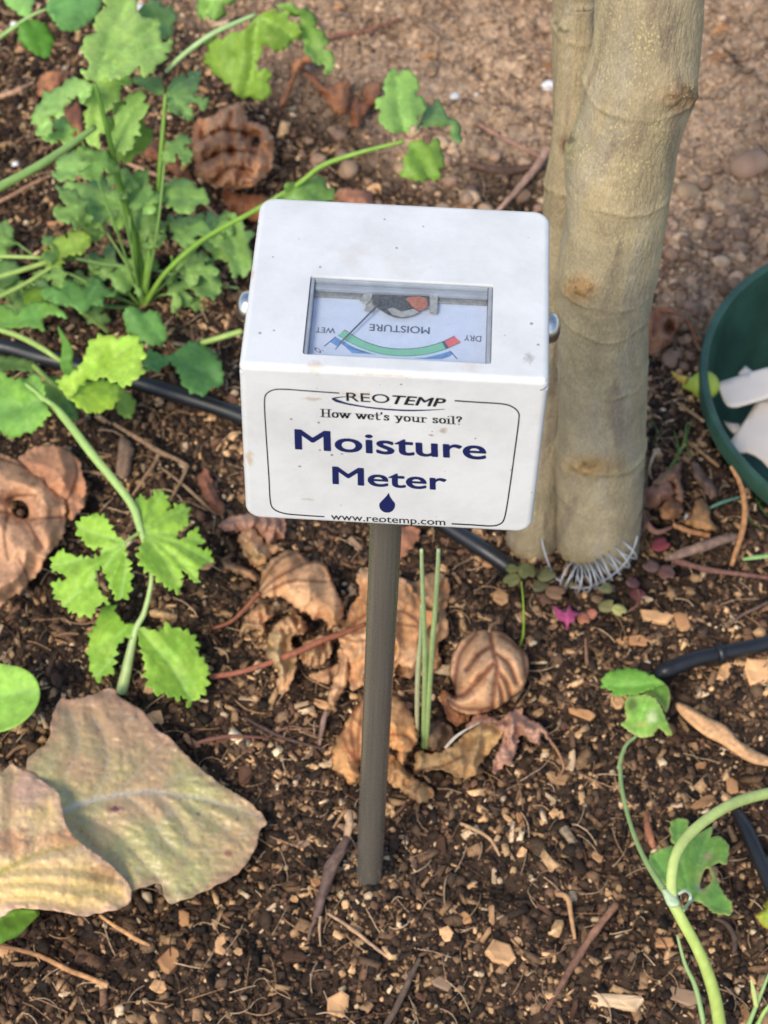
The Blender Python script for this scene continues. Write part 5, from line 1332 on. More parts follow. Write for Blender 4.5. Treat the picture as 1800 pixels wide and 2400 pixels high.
def lett(outline, base, h0, h1, veins, col, col2, top, seed, midcol, topcol, cup, droop, spots=None, tilt=None, bl=1.0, dark=None, side=0):
    base = np.array(base); P = np.array([p[:2] for p in outline]); far = np.array(tilt)
    ax_ = far-base; Ln = np.hypot(*ax_); ax_ = ax_/Ln
    vs = [catmull(np.array(v), 5) for v in veins]
    def dists(x, y):
        Q = np.stack([x, y], 1); d0 = pdist(Q, vs[0]); d = d0.copy()
        for v in vs[1:]: d = np.minimum(d, pdist(Q, v))
        return d0, d
    def hf(x, y, d):
        Q = np.stack([x, y], 1)-base; t = Q@ax_/Ln; s = (Q@np.array([-ax_[1], ax_[0]]))/Ln
        d0, dv = dists(x, y)
        bl_ = np.abs(fbm(x/34, y/26, seed, 2)); 
        return h0+(h1-h0)*t-droop*t*t-cup*s*s+side*s+bl*1.3*np.minimum(dv, 30)/30+bl*1.5*bl_*sm(0, 25, dv)+bl*.5*np.abs(fbm(x/15, y/13, seed+11, 2))+1.2*fbm(x/130, y/130, seed+3, 2)+.9*fbm(x/40, y/20, seed+4, 2)*sm(45, 0, d)
    def cf(x, y, d):
        d0, dv = dists(x, y)
        w = sm(-.7, .7, fbm(x/90, y/90, seed+5, 2)+.25*fbm(x/12, y/12, seed+7, 2))[:, None]
        c = (np.array(col)*(1-w)+np.array(col2)*w)*1.55
        w = (sm(top[1], top[0], y+25*fbm(x/50, y/50, seed+8, 2)) if top else 0*x)[:, None]*.75; c = c*(1-w)+np.array(topcol)*w
        w = (sm(28, 0, d+8*fbm(x/16, y/16, seed, 2))*.55)[:, None]; c = c*(1-w)+np.array(PINK if topcol is PINK else MAU)*w
        c = c*(1+.12*fbm(x/7, y/7, seed+9, 3))[:, None]
        nw = (np.exp(-(fbm(x/26, y/20, seed+31, 2)/.05)**2)*.3)[:, None]; c = c*(1-nw)+np.array(midcol)*nw
        w = (np.exp(-(dv/3)**2)*.35)[:, None]; c = c*(1-w)+np.array(midcol)*.95*w
        prog = np.clip(((np.stack([x, y], 1)-base)@ax_)/Ln, 0, 1)
        w = (np.exp(-(d0/(9-6*prog))**2)*(.95-.6*prog))[:, None]; c = c*(1-w)+np.array(midcol)*w
        for s_ in (spots or []):
            w = np.clip(1.6*np.exp(-(((x-s_[0])/s_[2])**2+((y-s_[1])/s_[3])**2))-.3+.5*vnoise(x/6, y/6, seed), 0, 1)[:, None]*s_[5]; c = c*(1-w)+np.array(s_[4])*w
        return np.clip(c, 0, 1)
    return sheet('leaf', outline, hf, M_LETT, lt, cf, step=4.5, teeth=(3, 34), base=(-999, -999), seed=seed, thick=.0004)
sp = [(*ZF([(700, 820)])[0], 18, 9, L(110, 50, 70), .9), (*ZF([(1390, 1090)])[0], 9, 9, L(130, 60, 70), .6), (*ZF([(1440, 885)])[0], 4, 4, L(120, 60, 60), .8), (*ZF([(1205, 850)])[0], 5, 4, L(120, 60, 60), .7)]
lett(lb, mid[0], 22, 14, lv, BRZ, OLV, (1640, 1900), 71, L(206, 196, 178), L(184, 146, 114), 10, 6, sp, mid[-1])
lf = ZF([(-80, 560), (0, 590), (35, 578), (70, 535), (90, 562), (180, 590), (250, 640), (330, 690), (365, 740), (380, 840), (420, 940), (500, 1030), (620, 1110), (700, 1180), (790, 1280), (800, 1360), (780, 1400), (700, 1430), (600, 1450), (520, 1470), (440, 1460), (350, 1440), (240, 1430), (100, 1425), (-80, 1430)])
mf = ZF([(-80, 1250), (0, 1205), (100, 1150), (260, 1080), (400, 1052), (490, 1030)])
lvf = [mf, ZF([(100, 1150), (60, 960), (70, 780), (80, 600)]), ZF([(200, 1100), (230, 960), (290, 820)]), ZF([(0, 1210), (200, 1180), (450, 1190), (700, 1240)]), ZF([(-60, 1280), (200, 1270), (450, 1290), (740, 1340)]), ZF([(-60, 1370), (200, 1350), (400, 1400), (600, 1430)])]
spf = [(*ZF([(60, 1020)])[0], 60, 34, L(186, 120, 84), .6), (*ZF([(380, 1000)])[0], 60, 25, L(190, 128, 80), .6), (*ZF([(180, 700)])[0], 60, 55, L(226, 178, 160), .75), (*ZF([(620, 1220)])[0], 50, 30, L(196, 140, 90), .6), (*ZF([(60, 780)])[0], 22, 50, L(205, 160, 120), .5)]
lett(lf, mf[0], 44, 40, lvf, L(216, 182, 136), L(204, 178, 118), None, 72, L(204, 186, 92), PINK, 18, 8, spf, mf[-1], 1.15)
leaf(lt, ZF([(-60, 1420), (60, 1425), (240, 1438), (180, 1520), (110, 1590), (40, 1620), (-60, 1650)]), ZF([(-60, 1500)])[0], 22, 16, (.16, .33, .05), (.12, .27, .04), teeth=None, seed=73, ripple=2)
sg = empty('seedling', atz(-60, 1600, 0), 'smooth rounded pale green leaf at the left edge above the lettuce', 'seedling')
leaf(sg, Z5([(-60, 640), (0, 655), (90, 672), (150, 715), (172, 790), (145, 860), (80, 920), (0, 950), (-60, 950)]), Z5([(-60, 800)])[0], 20, 28, (.3, .52, .1), (.26, .47, .09), teeth=None, seed=74, cup=-4, veins=[Z5([(-60, 800), (40, 785), (160, 775)])], veincol=(.4, .6, .2))

# ---- plants at the right
pr = empty('cilantro_plant', atz(1690, 2430, 0), 'cilantro with a thick arching green stem at the lower right', 'herb')
T_ = lambda nm, pts, w, c, **k: stalk(nm, pts, w, M_STEM, pr, c, n=12, **k)
T_('stem', ZG([(1100, 2420, 6), (1060, 2230, 16), (1020, 2000, 28), (950, 1760, 40), (850, 1530, 50), (740, 1330, 58), (660, 1180, 62), (645, 1120, 63)]), [32, 31, 30, 29, 27, 27, 27, 26], (.5, .62, .16), seg=8)
T_('stem', ZG([(650, 1120, 63), (640, 1000, 64), (660, 820, 66), (740, 640, 66), (900, 480, 64), (1100, 345, 60), (1300, 262, 54), (1560, 200, 46)]), [25, 26, 26, 26, 26, 26, 26, 26], (.54, .64, .2), seg=8)
T_('stem', ZG([(650, 1160, 62), (540, 1000, 58), (400, 770, 48), (290, 500, 36), (215, 200, 26), (195, 0, 20)])+ZH([(605, 1207, 20), (625, 1120, 18), (660, 1040, 16), (730, 980, 14)]), [17, 16, 12, 10, 10, 10, 10, 10, 8, 6], (.36, .5, .18), seg=7)
T_('stem', ZG([(690, 1440, 20), (760, 1700, 14), (850, 1900, 8), (930, 2260, 0), (950, 2400, -2)]), [6, 9, 12, 13, 13], (.3, .44, .16))
T_('leaf_stalk', ZG([(735, 1240, 36), (790, 1170, 30), (830, 1130, 26)]), [10, 8, 7], (.4, .55, .3))
T_('leaf_stalk', ZG([(700, 1090, 34), (760, 1062, 34), (805, 1100, 30), (790, 1170, 28)]), [7, 7, 7, 7], (.6, .68, .52))
o_ = sheet('leaf_sheath', ZG([(560, 1040), (640, 1060), (715, 1150), (700, 1200), (620, 1200), (580, 1130)]), lambda x, y, d: 64+0*x+.15*np.minimum(d, 8), M_STEM, pr, lambda x, y, d: np.tile([.55, .66, .4], (len(x), 1)), step=5)
YEL = L(205, 200, 120)
leaf(pr, ZG([(640, 640), (636, 570), (630, 520), (650, 455), (710, 430), (780, 452), (800, 510), (900, 560), (960, 512), (1000, 530), (985, 605), (1050, 580), (1120, 640), (1140, 720), (1130, 790), (1120, 835), (1040, 820), (992, 850), (1030, 940), (1080, 1060), (1150, 1160), (1170, 1245), (1100, 1265), (1010, 1250), (930, 1190), (860, 1150), (812, 1145), (800, 1080), (740, 1060), (700, 1085), (600, 1010), (520, 960), (460, 880), (440, 810), (455, 745), (520, 708), (580, 685), (650, 668), (700, 700), (670, 660)]),
     ZG([(815, 1140)])[0], 26, 14, (.16, .34, .08), (.2, .38, .07), teeth=(4, 17), seed=81, step=6, cup=3, ripple=1.6, edge=(YEL, 7, .5),
     holes=[ZG([(925, 880), (965, 868), (992, 940), (972, 1000), (905, 1045), (885, 1005)])], spots=[(*ZG([(920, 960)])[0], 22, 36, YEL, .55), (*ZG([(890, 1030)])[0], 7, 8, L(200, 180, 190), .9), (*ZG([(960, 760)])[0], 12, 9, L(214, 176, 140), .7)])
leaf(pr, ZG([(1380, 1300), (1400, 1240), (1445, 1215), (1440, 1165), (1500, 1140), (1560, 1200), (1560, 1400), (1500, 1390), (1440, 1380)]), ZG([(1560, 1290)])[0], 20, 14, (.55, .55, .08), (.4, .5, .07), teeth=(4, 15), seed=82, edge=(L(220, 150, 50), 8, .4))
cl = empty('curled_leaf', atz(1500, 1700, 0), 'half rolled toothed green leaf lying on soil below the black hose', 'leaf')
leaf(cl, ZH([(870, 590), (940, 620), (966, 680), (962, 760), (938, 815), (905, 760), (860, 705), (790, 680), (760, 640)]), ZH([(850, 600)])[0], 12, 6, (.1, .22, .03), (.16, .3, .05), teeth=None, seed=84, step=5, edge=(YEL, 6, .7))
leaf(cl, ZH([(640, 760), (665, 700), (740, 690), (820, 690), (880, 730), (925, 820), (960, 900), (990, 970), (940, 970), (890, 930), (830, 985), (740, 985), (660, 930), (620, 895), (655, 860), (650, 810)]), ZH([(730, 985)])[0], 14, 17, (.2, .4, .08), (.26, .46, .1), teeth=(3, 14), seed=85, step=5, cup=5, edge=(YEL, 8, .6), spots=[(*ZH([(700, 760)])[0], 14, 16, L(95, 110, 60), .8), (*ZH([(840, 850)])[0], 14, 16, L(215, 220, 170), .85), (*ZH([(760, 900)])[0], 22, 8, L(190, 190, 110), .6)])
leaf(cl, ZH([(485, 605), (500, 550), (570, 512), (700, 500), (780, 522), (880, 575), (930, 610), (880, 625), (800, 665), (740, 685), (650, 690), (580, 695), (550, 655), (490, 635)]), ZH([(900, 600)])[0], 18, 13, (.13, .31, .05), (.19, .38, .07), teeth=(6, 15), seed=83, step=5, cup=8)
sb = empty('grass_seedling', atz(1765, 2430, 0), 'pale green seedling blades in the bottom right corner', 'seedling')
for pts, w, c in [([(1260, 2330, 0), (1380, 2040, 14), (1500, 1740, 30)], [14, 10, 6], (.34, .5, .2)), ([(1375, 2060, 14), (1350, 1930, 20), (1330, 1830, 25)], [12, 13, 3], (.6, .66, .24)), ([(1350, 2330, 0), (1430, 2130, 12), (1560, 1960, 22)], [11, 10, 6], (.42, .58, .18)), ([(1300, 2330, 0), (1470, 2080, 9), (1560, 1940, 14)], [8, 9, 5], (.3, .46, .16))]:
    stalk('blade', ZG(pts), w, M_STEM, sb, c)

# onion like shoots behind the rod
on = empty('onion_shoots', atz(990, 1755, 0), 'three thin upright shoots growing right behind the steel rod', 'seedling')
stalk('shoot', ZE([(700, 880, -1), (705, 600, 30), (708, 300, 64), (700, 0, 96), (690, -240, 120), (685, -420, 136)]), [14, 13, 12, 11, 10, 8], M_STEM, on, (.36, .5, .16), col2=(.5, .62, .3), n=8)
stalk('shoot', ZE([(715, 880, -1), (728, 620, 28), (750, 250, 68), (772, 0, 94), (790, -280, 122), (795, -420, 134)]), [12, 12, 14, 12, 11, 9], M_STEM, on, (.42, .56, .18), col2=(.54, .66, .32), n=8)
stalk('shoot', ZE([(662, 800, 6), (657, 640, 24), (662, 400, 50), (680, 150, 76), (686, -60, 98)]), [5, 11, 12, 10, 7], M_STEM, on, L(205, 190, 150), col2=(.4, .55, .3), n=8)
sh = stalk('grass', Z6([(583, 590, -1), (602, 520, 10), (602, 400, 26), (593, 300, 38)]), [8, 15, 10, 4], M_STEM, None, (.4, .62, .06), n=8, flat=.4)
tag(sh, 'single bright green blade beside the clover near the tree foot', 'grass')
gb = stalk('grass', Z6([(1550, 205, 8), (1600, 196, 10), (1700, 185, 12)]), [7, 13, 12], M_STEM, None, (.3, .5, .16), n=8, flat=.4); tag(gb, 'short green blade at the right edge below the pot', 'grass')
gb = stalk('grass', ZI([(1280, 630, 6), (1370, 585, 9), (1500, 545, 8)]), [5, 10, 6], M_STEM, None, (.12, .25, .16), n=8, flat=.4); tag(gb, 'bluish green blade right below the pot rim', 'grass')
tufts = [([(1560, 1110), (1598, 1050), (1610, 990)], 6), ([(1575, 1110), (1590, 1060), (1580, 1010)], 5), ([(1530, 1040), (1540, 1010), (1525, 985)], 6), ([(1620, 1080), (1608, 1030), (1622, 985)], 5), ([(1745, 1195), (1758, 1220), (1788, 1240)], 5), ([(1770, 1165), (1790, 1200), (1805, 1215)], 5)]
gt = empty('grass_tuft', atz(1575, 1110, 0), 'sparse dark green grass tuft between trunk and pot', 'grass')
for k, (pts, w) in enumerate(tufts):
    stalk('blade', [(x, y, 1+9*i) for i, (x, y) in enumerate(pts)], [w, w, 2], M_STEM, gt, (.08, .17, .03), n=6, flat=.5)

# clover (tiny round leaves) at the tree foot
cv = empty('clover_patch', atz(1290, 1370, 0), 'olive and pink clover leaves at the tree foot below the wire coil', 'clover')
OLC = (.17, .18, .05)
for i, (x, y, r_, h, c) in enumerate([(125, 1045, 42, 16, OLC), (215, 990, 48, 19, (.2, .2, .05)), (335, 1010, 44, 16, (.16, .16, .05)), (130, 980, 32, 12, OLC), (300, 1075, 40, 9, (.15, .14, .06)), (390, 1120, 46, 12, L(150, 112, 80)), (330, 1160, 34, 9, L(140, 100, 78)), (690, 1090, 36, 9, (.17, .18, .08)), (700, 1200, 42, 10, L(150, 145, 88)), (770, 1225, 36, 13, L(190, 186, 110)), (880, 1130, 38, 9, L(120, 62, 62)), (850, 1060, 34, 9, L(100, 62, 60)), (1020, 830, 44, 12, L(140, 48, 52)), (1050, 1000, 44, 10, L(125, 86, 76)), (960, 960, 40, 10, L(118, 84, 74)), (600, 1250, 32, 9, L(205, 130, 100)), (555, 1275, 36, 10, L(214, 140, 104)), (640, 1160, 28, 9, L(150, 120, 80)), (465, 1060, 30, 8, L(140, 120, 70))]):
    n = 14; ph = rnd.uniform(0, 6.28)
    rr_ = lambda t_: r_*1.25*(1-.5*math.exp(-((math.pi-abs(t_-math.pi))/.35)**2)+.12*math.cos(2*t_))
    pts = [(x+rr_(a*2*math.pi/n)*math.cos(ph+a*2*math.pi/n), y+rr_(a*2*math.pi/n)*math.sin(ph+a*2*math.pi/n)*.8) for a in range(n)]; c = np.array(c)*.8+.02
    leaf(cv, ZI(pts), ZI([(x, y)])[0], h*.6+2, h*.6+rnd.uniform(-1, 3), c, np.array(c)*1.3, teeth=None, seed=200+i, step=5, cup=.8, ripple=.3, veincol=np.array(c)*.8)
pk = ZI([(375, 1200), (420, 1225), (450, 1235), (470, 1190), (490, 1230), (535, 1240), (505, 1262), (500, 1290), (470, 1300), (455, 1350), (440, 1300), (400, 1280)])
leaf(cv, pk, ZI([(460, 1255)])[0], 12, 10, L(186, 84, 128), L(168, 60, 100), teeth=None, seed=230, step=5, name='pink_leaf')
stalk('stem', ZI([(810, 1240, 6), (870, 1200, 8), (890, 1150, 8), (880, 1100, 9)]), 4, M_STEM, cv, L(120, 80, 64))

# ------------------------------------------------------------------ dead leaves
TN = L(212, 170, 124); TN2 = L(190, 148, 108); BR = L(174, 118, 78); BR2 = L(146, 96, 64); PB = L(186, 144, 118); PB2 = L(160, 120, 98); GT = L(184, 156, 112)
def dl(label, loc, group='dead curled leaves on the soil'):
    return empty('dead_leaf', atz(loc[0], loc[1], 0), label, 'dead leaf', group)
# far left pair
d = dl('big brown dead leaf rolled up at the left edge under the cilantro frond', (100, 1200))
dryleaf(d, ZC([(140, 330), (200, 262), (300, 212), (420, 207), (520, 240), (600, 300), (632, 370), (650, 450), (680, 560), (650, 680), (600, 750), (540, 790), (480, 700), (300, 560), (180, 430)]), 4, 17, L(204, 152, 114), L(182, 132, 98), [ZC([(560, 270), (600, 420), (560, 560), (520, 640)])], seed=301, rough=2.8, scale=64,
        holes=[])
dryleaf(d, ZC([(-120, 270), (-20, 262), (60, 292), (150, 340), (260, 410), (380, 490), (490, 605), (512, 720), (510, 840), (480, 940), (430, 1010), (360, 1090), (300, 1200), (220, 1290), (120, 1380), (-120, 1420)]), 8, 22, L(208, 164, 124), L(190, 146, 110),
        [ZC([(-60, 300), (200, 390), (480, 610)]), ZC([(-60, 720), (60, 740), (200, 800), (330, 1010)]), ZC([(60, 760), (30, 900), (60, 1100)]), ZC([(200, 800), (330, 780), (500, 770)]), ZC([(150, 1100), (200, 1200), (230, 1280)]), ZC([(40, 640), (150, 600), (280, 600)])], seed=302, rough=3.2, scale=80,
        holes=[ZC([(90, 650), (160, 640), (215, 690), (222, 760), (180, 780), (110, 740), (85, 690)])], vw=3.2)
# orange crumpled one behind, upper middle
d = dl('crumpled orange brown dead leaf ball behind the upper cilantro stems', (545, 360))
dryleaf(d, Z1([(830, 590), (850, 515), (920, 500), (960, 465), (1040, 445), (1070, 520), (1140, 540), (1180, 600), (1185, 680), (1150, 760), (1080, 808), (1000, 818), (920, 800), (860, 770), (840, 690)]), 6, 20, L(210, 160, 116), L(182, 130, 92), [Z1([(870, 600), (960, 560), (1080, 580)]), Z1([(870, 700), (980, 650), (1100, 660)]), Z1([(930, 780), (1000, 720), (1090, 740)])], seed=303, rough=6.5, scale=30, vh=-2, step=6,
        holes=[Z1([(1085, 595), (1115, 590), (1120, 625), (1090, 632)])])
d = dl('flat orange brown dead leaf just above the box top left corner', (580, 480))
dryleaf(d, Z1([(960, 825), (985, 800), (1010, 835), (1090, 840), (1160, 850), (1210, 880), (1180, 960), (1030, 940), (980, 890)]), 3, 9, L(180, 118, 76), L(156, 98, 62), seed=304, rough=3.5)
d = dl('drooping orange dead leaf strip under the upper green leaf', (690, 200))
dryleaf(d, ZJ([(440, 330), (500, 300), (560, 290), (582, 325), (520, 360), (475, 400), (440, 480), (400, 590), (362, 572), (400, 500), (430, 420)]), 8, 9, L(190, 132, 90), L(170, 112, 74), seed=305, rough=3, step=6)
d = dl('twisted tan dead leaf right of the drooping strip, upper middle', (800, 230))
dryleaf(d, ZJ([(490, 400), (560, 410), (620, 470), (690, 455), (752, 445), (762, 520), (742, 620), (700, 640), (630, 570), (560, 470)]), 5, 11, L(186, 128, 86), L(158, 104, 70), seed=306, rough=4, step=6)
d = dl('small orange dead leaf left of the leaf sprig', (860, 220))
dryleaf(d, ZJ([(770, 700), (760, 600), (790, 540), (835, 560), (832, 495), (900, 450), (935, 480), (920, 560), (870, 600), (835, 640), (810, 700)]), 4, 9, L(180, 124, 84), L(160, 104, 70), seed=307, rough=3, step=6)
d = dl('low brown dead leaf peeking over the box top edge', (830, 460))
dryleaf(d, ZJ([(700, 1120), (690, 1070), (760, 1045), (860, 1055), (890, 1110), (860, 1160), (740, 1160)]), 3, 7, L(174, 122, 92), L(140, 96, 72), seed=308, rough=3, step=6)
d = dl('tan dead leaf under the yellowish blade in the upper left mulch', (130, 190))
dryleaf(d, Z1([(160, 390), (170, 330), (230, 300), (300, 310), (280, 350), (220, 400), (170, 420)]), 4, 7, L(190, 134, 90), L(160, 108, 74), seed=309, rough=2.5)
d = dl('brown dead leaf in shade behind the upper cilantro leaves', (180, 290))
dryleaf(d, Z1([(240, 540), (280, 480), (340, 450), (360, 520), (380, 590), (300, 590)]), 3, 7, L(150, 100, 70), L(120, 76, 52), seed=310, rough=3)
d = dl('ochre dead leaf lying left of the crumpled orange ball', (430, 350))
dryleaf(d, Z1([(590, 640), (640, 600), (720, 620), (800, 700), (830, 770), (760, 760), (690, 700), (620, 670)]), 2, 5, L(150, 100, 68), L(120, 80, 56), seed=311, rough=2.5)

# centre group left of the rod
d = dl('domed tan dead leaf with dark veins and a red stalk left of the rod', (700, 1400))
dryleaf(d, ZD([(350, 510), (400, 370), (490, 272), (580, 227), (680, 252), (722, 312), (830, 312), (900, 380), (940, 500), (1010, 650), (1012, 740), (965, 815), (885, 860), (872, 782), (780, 770), (730, 732), (640, 688), (560, 612), (450, 602), (362, 590)]), 9, 20, TN, L(184, 136, 92),
        [ZD([(360, 570), (450, 480), (580, 400), (700, 340)]), ZD([(365, 585), (500, 510), (640, 470), (880, 480)]), ZD([(350, 540), (420, 420), (520, 300), (640, 250)]), ZD([(700, 340), (830, 330), (930, 450), (1000, 620)])], seed=321, rough=2.2, scale=60, vh=1.6, vw=3.2, puff=.7, veincol=L(120, 72, 52))
dryleaf(d, ZD([(200, 885), (230, 780), (300, 690), (380, 640), (470, 670), (485, 740), (410, 790), (390, 865), (300, 850), (245, 892)]), 3, 7, GT, TN2, seed=322, rough=4.5, scale=22, step=6)
dryleaf(d, ZD([(410, 1000), (440, 860), (520, 765), (640, 722), (725, 800), (705, 885), (622, 905), (602, 960), (662, 1012), (642, 1100), (652, 1160), (592, 1280), (540, 1352), (492, 1300), (502, 1170), (432, 1100)]), 4, 11, GT, TN, seed=323, rough=5, scale=24, step=6, ridge=1.2)
dryleaf(d, ZD([(700, 960), (770, 915), (860, 890), (935, 960), (905, 1060), (830, 1130), (742, 1125), (672, 1065)]), 4, 9, TN2, GT, seed=324, rough=4.5, scale=24, step=6)
stalk('leaf_stalk', ZD([(-60, 850, 3), (60, 820, 6), (160, 770, 10), (280, 650, 15), (355, 560, 18)]), [7, 9, 10, 12, 13], M_TWIG, d, L(120, 74, 58), col2=L(134, 84, 62), wob=.1)
d = dl('pale tan crinkled dead leaf just under the box, left of the rod', (640, 1270))
dryleaf(d, ZD([(200, 110), (300, 45), (400, 160), (520, 192), (540, 235), (470, 260), (410, 330), (320, 350), (232, 245)]), 3, 9, GT, TN2, seed=325, rough=4.5, scale=26, step=6)
d = dl('pinkish brown dead leaf half under the box bottom left corner', (620, 1240))
dryleaf(d, ZD([(300, -60), (540, -40), (560, 60), (540, 130), (430, 175), (340, 100), (60, 60), (100, -20)]), 3, 8, PB, PB2, seed=326, rough=4, scale=28, step=6)
dryleaf(d, ZC([(1530, 480), (1560, 420), (1610, 380), (1650, 480), (1700, 600), (1760, 700), (1700, 760), (1600, 640)]), 3, 7, L(150, 100, 76), L(120, 80, 60), seed=327, rough=3, step=6)
d = dl('narrow pale dead leaf piece pointing at the domed leaf', (560, 1335))
dryleaf(d, ZD([(70, 335), (130, 325), (250, 360), (345, 415), (338, 470), (240, 440), (110, 385)]), 3, 6, L(186, 146, 108), L(160, 122, 88), seed=328, rough=2, step=6)
# behind the rod
d = dl('large tan dead leaf with a long red stalk passing behind the rod', (880, 1480))
dryleaf(d, ZD([(970, 880), (1030, 780), (1080, 640), (1140, 560), (1110, 430), (1180, 380), (1300, 400), (1450, 435), (1530, 500), (1600, 600), (1660, 690), (1740, 700), (1720, 800), (1620, 880), (1640, 1060), (1570, 1160), (1440, 1120), (1390, 1240), (1280, 1260), (1150, 1290), (1090, 1330), (1060, 1260), (1060, 1120), (1000, 1000)]), 6, 14, TN, L(190, 140, 92),
        [ZD([(980, 890), (1090, 840), (1200, 800), (1400, 800), (1600, 830)]), ZD([(990, 895), (1120, 780), (1200, 720)]), ZD([(990, 900), (1100, 940), (1250, 930), (1400, 980)]), ZD([(1400, 700), (1500, 720), (1600, 800)])], seed=331, rough=4, scale=46, vh=1.2)
dryleaf(d, ZD([(975, 990), (1060, 1000), (1100, 1100), (1060, 1250), (975, 1390), (925, 1455), (880, 1415), (925, 1270), (975, 1120), (960, 1050)]), 5, 8, TN, TN2, seed=332, rough=3, step=6)
dryleaf(d, ZD([(740, 1190), (850, 1160), (960, 1110), (1000, 1060), (990, 1180), (930, 1250), (850, 1260), (780, 1240)]), 2, 5, GT, TN2, seed=333, rough=3, step=6)
stalk('leaf_stalk', ZD([(-20, 1215, 4), (60, 1205, 6), (200, 1180, 9), (430, 1110, 13), (650, 1020, 17), (850, 930, 19), (1000, 880, 19), (1180, 805, 19)]), [16, 13, 13, 14, 15, 15, 13, 8], M_TWIG, d, L(150, 92, 72), col2=L(140, 84, 60), wob=.08, n=10)
d = dl('faded tan dead leaf right of the rod behind the thin shoots', (1010, 1420))
dryleaf(d, Z6([(60, 290), (130, 300), (200, 260), (270, 280), (285, 360), (265, 440), (285, 520), (230, 580), (250, 660), (180, 700), (60, 700), (30, 500)]), 3, 8, L(176, 140, 100), L(150, 114, 80), seed=334, rough=4, scale=40)
d = dl('small orange brown leaf scrap directly under the box right of the rod', (955, 1275))
dryleaf(d, Z6([(60, 70), (150, 70), (145, 120), (110, 170), (60, 200)]), 4, 5, L(186, 130, 96), L(160, 110, 80), seed=335, rough=2, step=6)
# pumpkin shaped one
d = dl('rounded pumpkin shaped dead leaf with red veins right of the shoots', (1150, 1560))
dryleaf(d, ZE([(805, 500), (862, 500), (900, 560), (960, 620), (1000, 650), (970, 700), (900, 715), (840, 640)]), 2, 6, BR, BR2, seed=336, rough=2.5, step=6)
dryleaf(d, ZE([(868, 380), (880, 280), (930, 180), (1020, 112), (1110, 100), (1220, 122), (1300, 190), (1366, 260), (1382, 340), (1362, 440), (1330, 500), (1270, 542), (1200, 600), (1100, 640), (980, 652), (885, 612), (850, 560), (862, 520), (905, 528), (892, 460)]), 3, 30, L(228, 184, 136), L(216, 168, 118),
        [ZE([(1125, 105), (1150, 230), (1175, 350), (1160, 480), (1145, 625)]), ZE([(1155, 320), (1060, 420), (960, 520), (880, 530)]), ZE([(1040, 125), (940, 250), (905, 400), (900, 480)]), ZE([(1185, 370), (1240, 450), (1262, 540)]), ZE([(1200, 140), (1330, 240), (1360, 400)]), ZE([(1170, 420), (1200, 500), (1210, 590)]), ZE([(1150, 200), (1060, 260), (980, 360)]), ZE([(1165, 250), (1250, 320), (1300, 440)]), ZE([(870, 560), (940, 610), (1080, 620), (1145, 600)])],
        seed=337, rough=1.2, scale=70, vh=-1.3, veincol=L(132, 66, 50), vw=5, jag=None, puff=1)
stalk('leaf_stalk', ZE([(1125, 110, 20), (1140, 70, 17), (1190, 50, 12)]), [7, 9, 8], M_TWIG, d, L(170, 130, 96))
# at the foot of the rod
d = dl('golden dead leaf with red veins wrapped around behind the lower rod', (880, 1750))
dryleaf(d, ZE([(100, 900), (130, 820), (170, 750), (200, 680), (270, 580), (330, 540), (500, 520), (562, 570), (622, 640), (662, 750), (652, 850), (602, 900), (570, 975), (540, 960), (520, 880), (460, 880), (400, 940), (290, 965), (282, 1060), (222, 1110), (170, 1040), (110, 1010)]), 4, 17, L(210, 160, 104), L(186, 138, 88),
        [ZE([(262, 960), (200, 860), (170, 760)]), ZE([(268, 960), (230, 800), (240, 660), (290, 570)]), ZE([(275, 960), (275, 800), (300, 620)]), ZE([(640, 850), (580, 790), (470, 780)])], seed=341, rough=3, scale=44, vh=1.5, vw=3.6, veincol=L(160, 84, 56), puff=.7)
dryleaf(d, ZE([(470, 900), (560, 960), (605, 1030), (690, 1085), (762, 1140), (745, 1190), (682, 1222), (600, 1182), (540, 1130), (462, 1075)]), 2, 7, L(196, 154, 104), L(160, 120, 80), seed=342, rough=4, scale=26, step=6)
d = dl('flat tan dead leaf with a white rib right of the lower rod', (1070, 1790))
dryleaf(d, ZE([(640, 940), (655, 880), (745, 900), (860, 865), (960, 775), (1060, 705), (1140, 692), (1222, 760), (1160, 850), (1085, 940), (1022, 1048), (920, 1056), (830, 1012), (740, 1012), (645, 1002)]), 3, 9, L(196, 160, 106), L(172, 134, 88), [ZE([(640, 1010), (800, 990), (950, 920)])], seed=343, rough=3, scale=34, step=6)
stalk('leaf_rib', ZE([(838, 868, 12), (900, 800, 14), (970, 750, 15), (1065, 700, 14)]), [7, 8, 5, 3], M_TWIG, d, L(216, 200, 176))
d = dl('grey brown crumpled scrap between the shoots and the flat tan leaf', (1030, 1730))
dryleaf(d, ZE([(720, 740), (790, 690), (870, 720), (900, 790), (840, 860), (760, 880), (725, 820)]), 2, 6, L(140, 112, 84), L(110, 86, 64), seed=344, rough=3, step=6)
d = dl('shrivelled pinkish brown dead leaf with a thin curled tail', (1230, 1760))
dryleaf(d, ZE([(980, 745), (1030, 645), (1090, 640), (1180, 680), (1240, 640), (1335, 600), (1352, 660), (1440, 700), (1492, 740), (1540, 840), (1500, 812), (1462, 775), (1440, 850), (1330, 785), (1302, 880), (1262, 975), (1212, 980), (1160, 1040), (1148, 960), (1182, 880), (1200, 780), (1100, 722)]), 4, 10, PB, L(190, 150, 126), seed=345, rough=4, scale=24, step=6)
stalk('tail', ZE([(1530, 830, 5), (1585, 920, 4), (1605, 1000, 3), (1560, 1060, 3), (1500, 1060, 2)]), [8, 6, 5, 4, 3], M_TWIG, d, L(160, 118, 84))
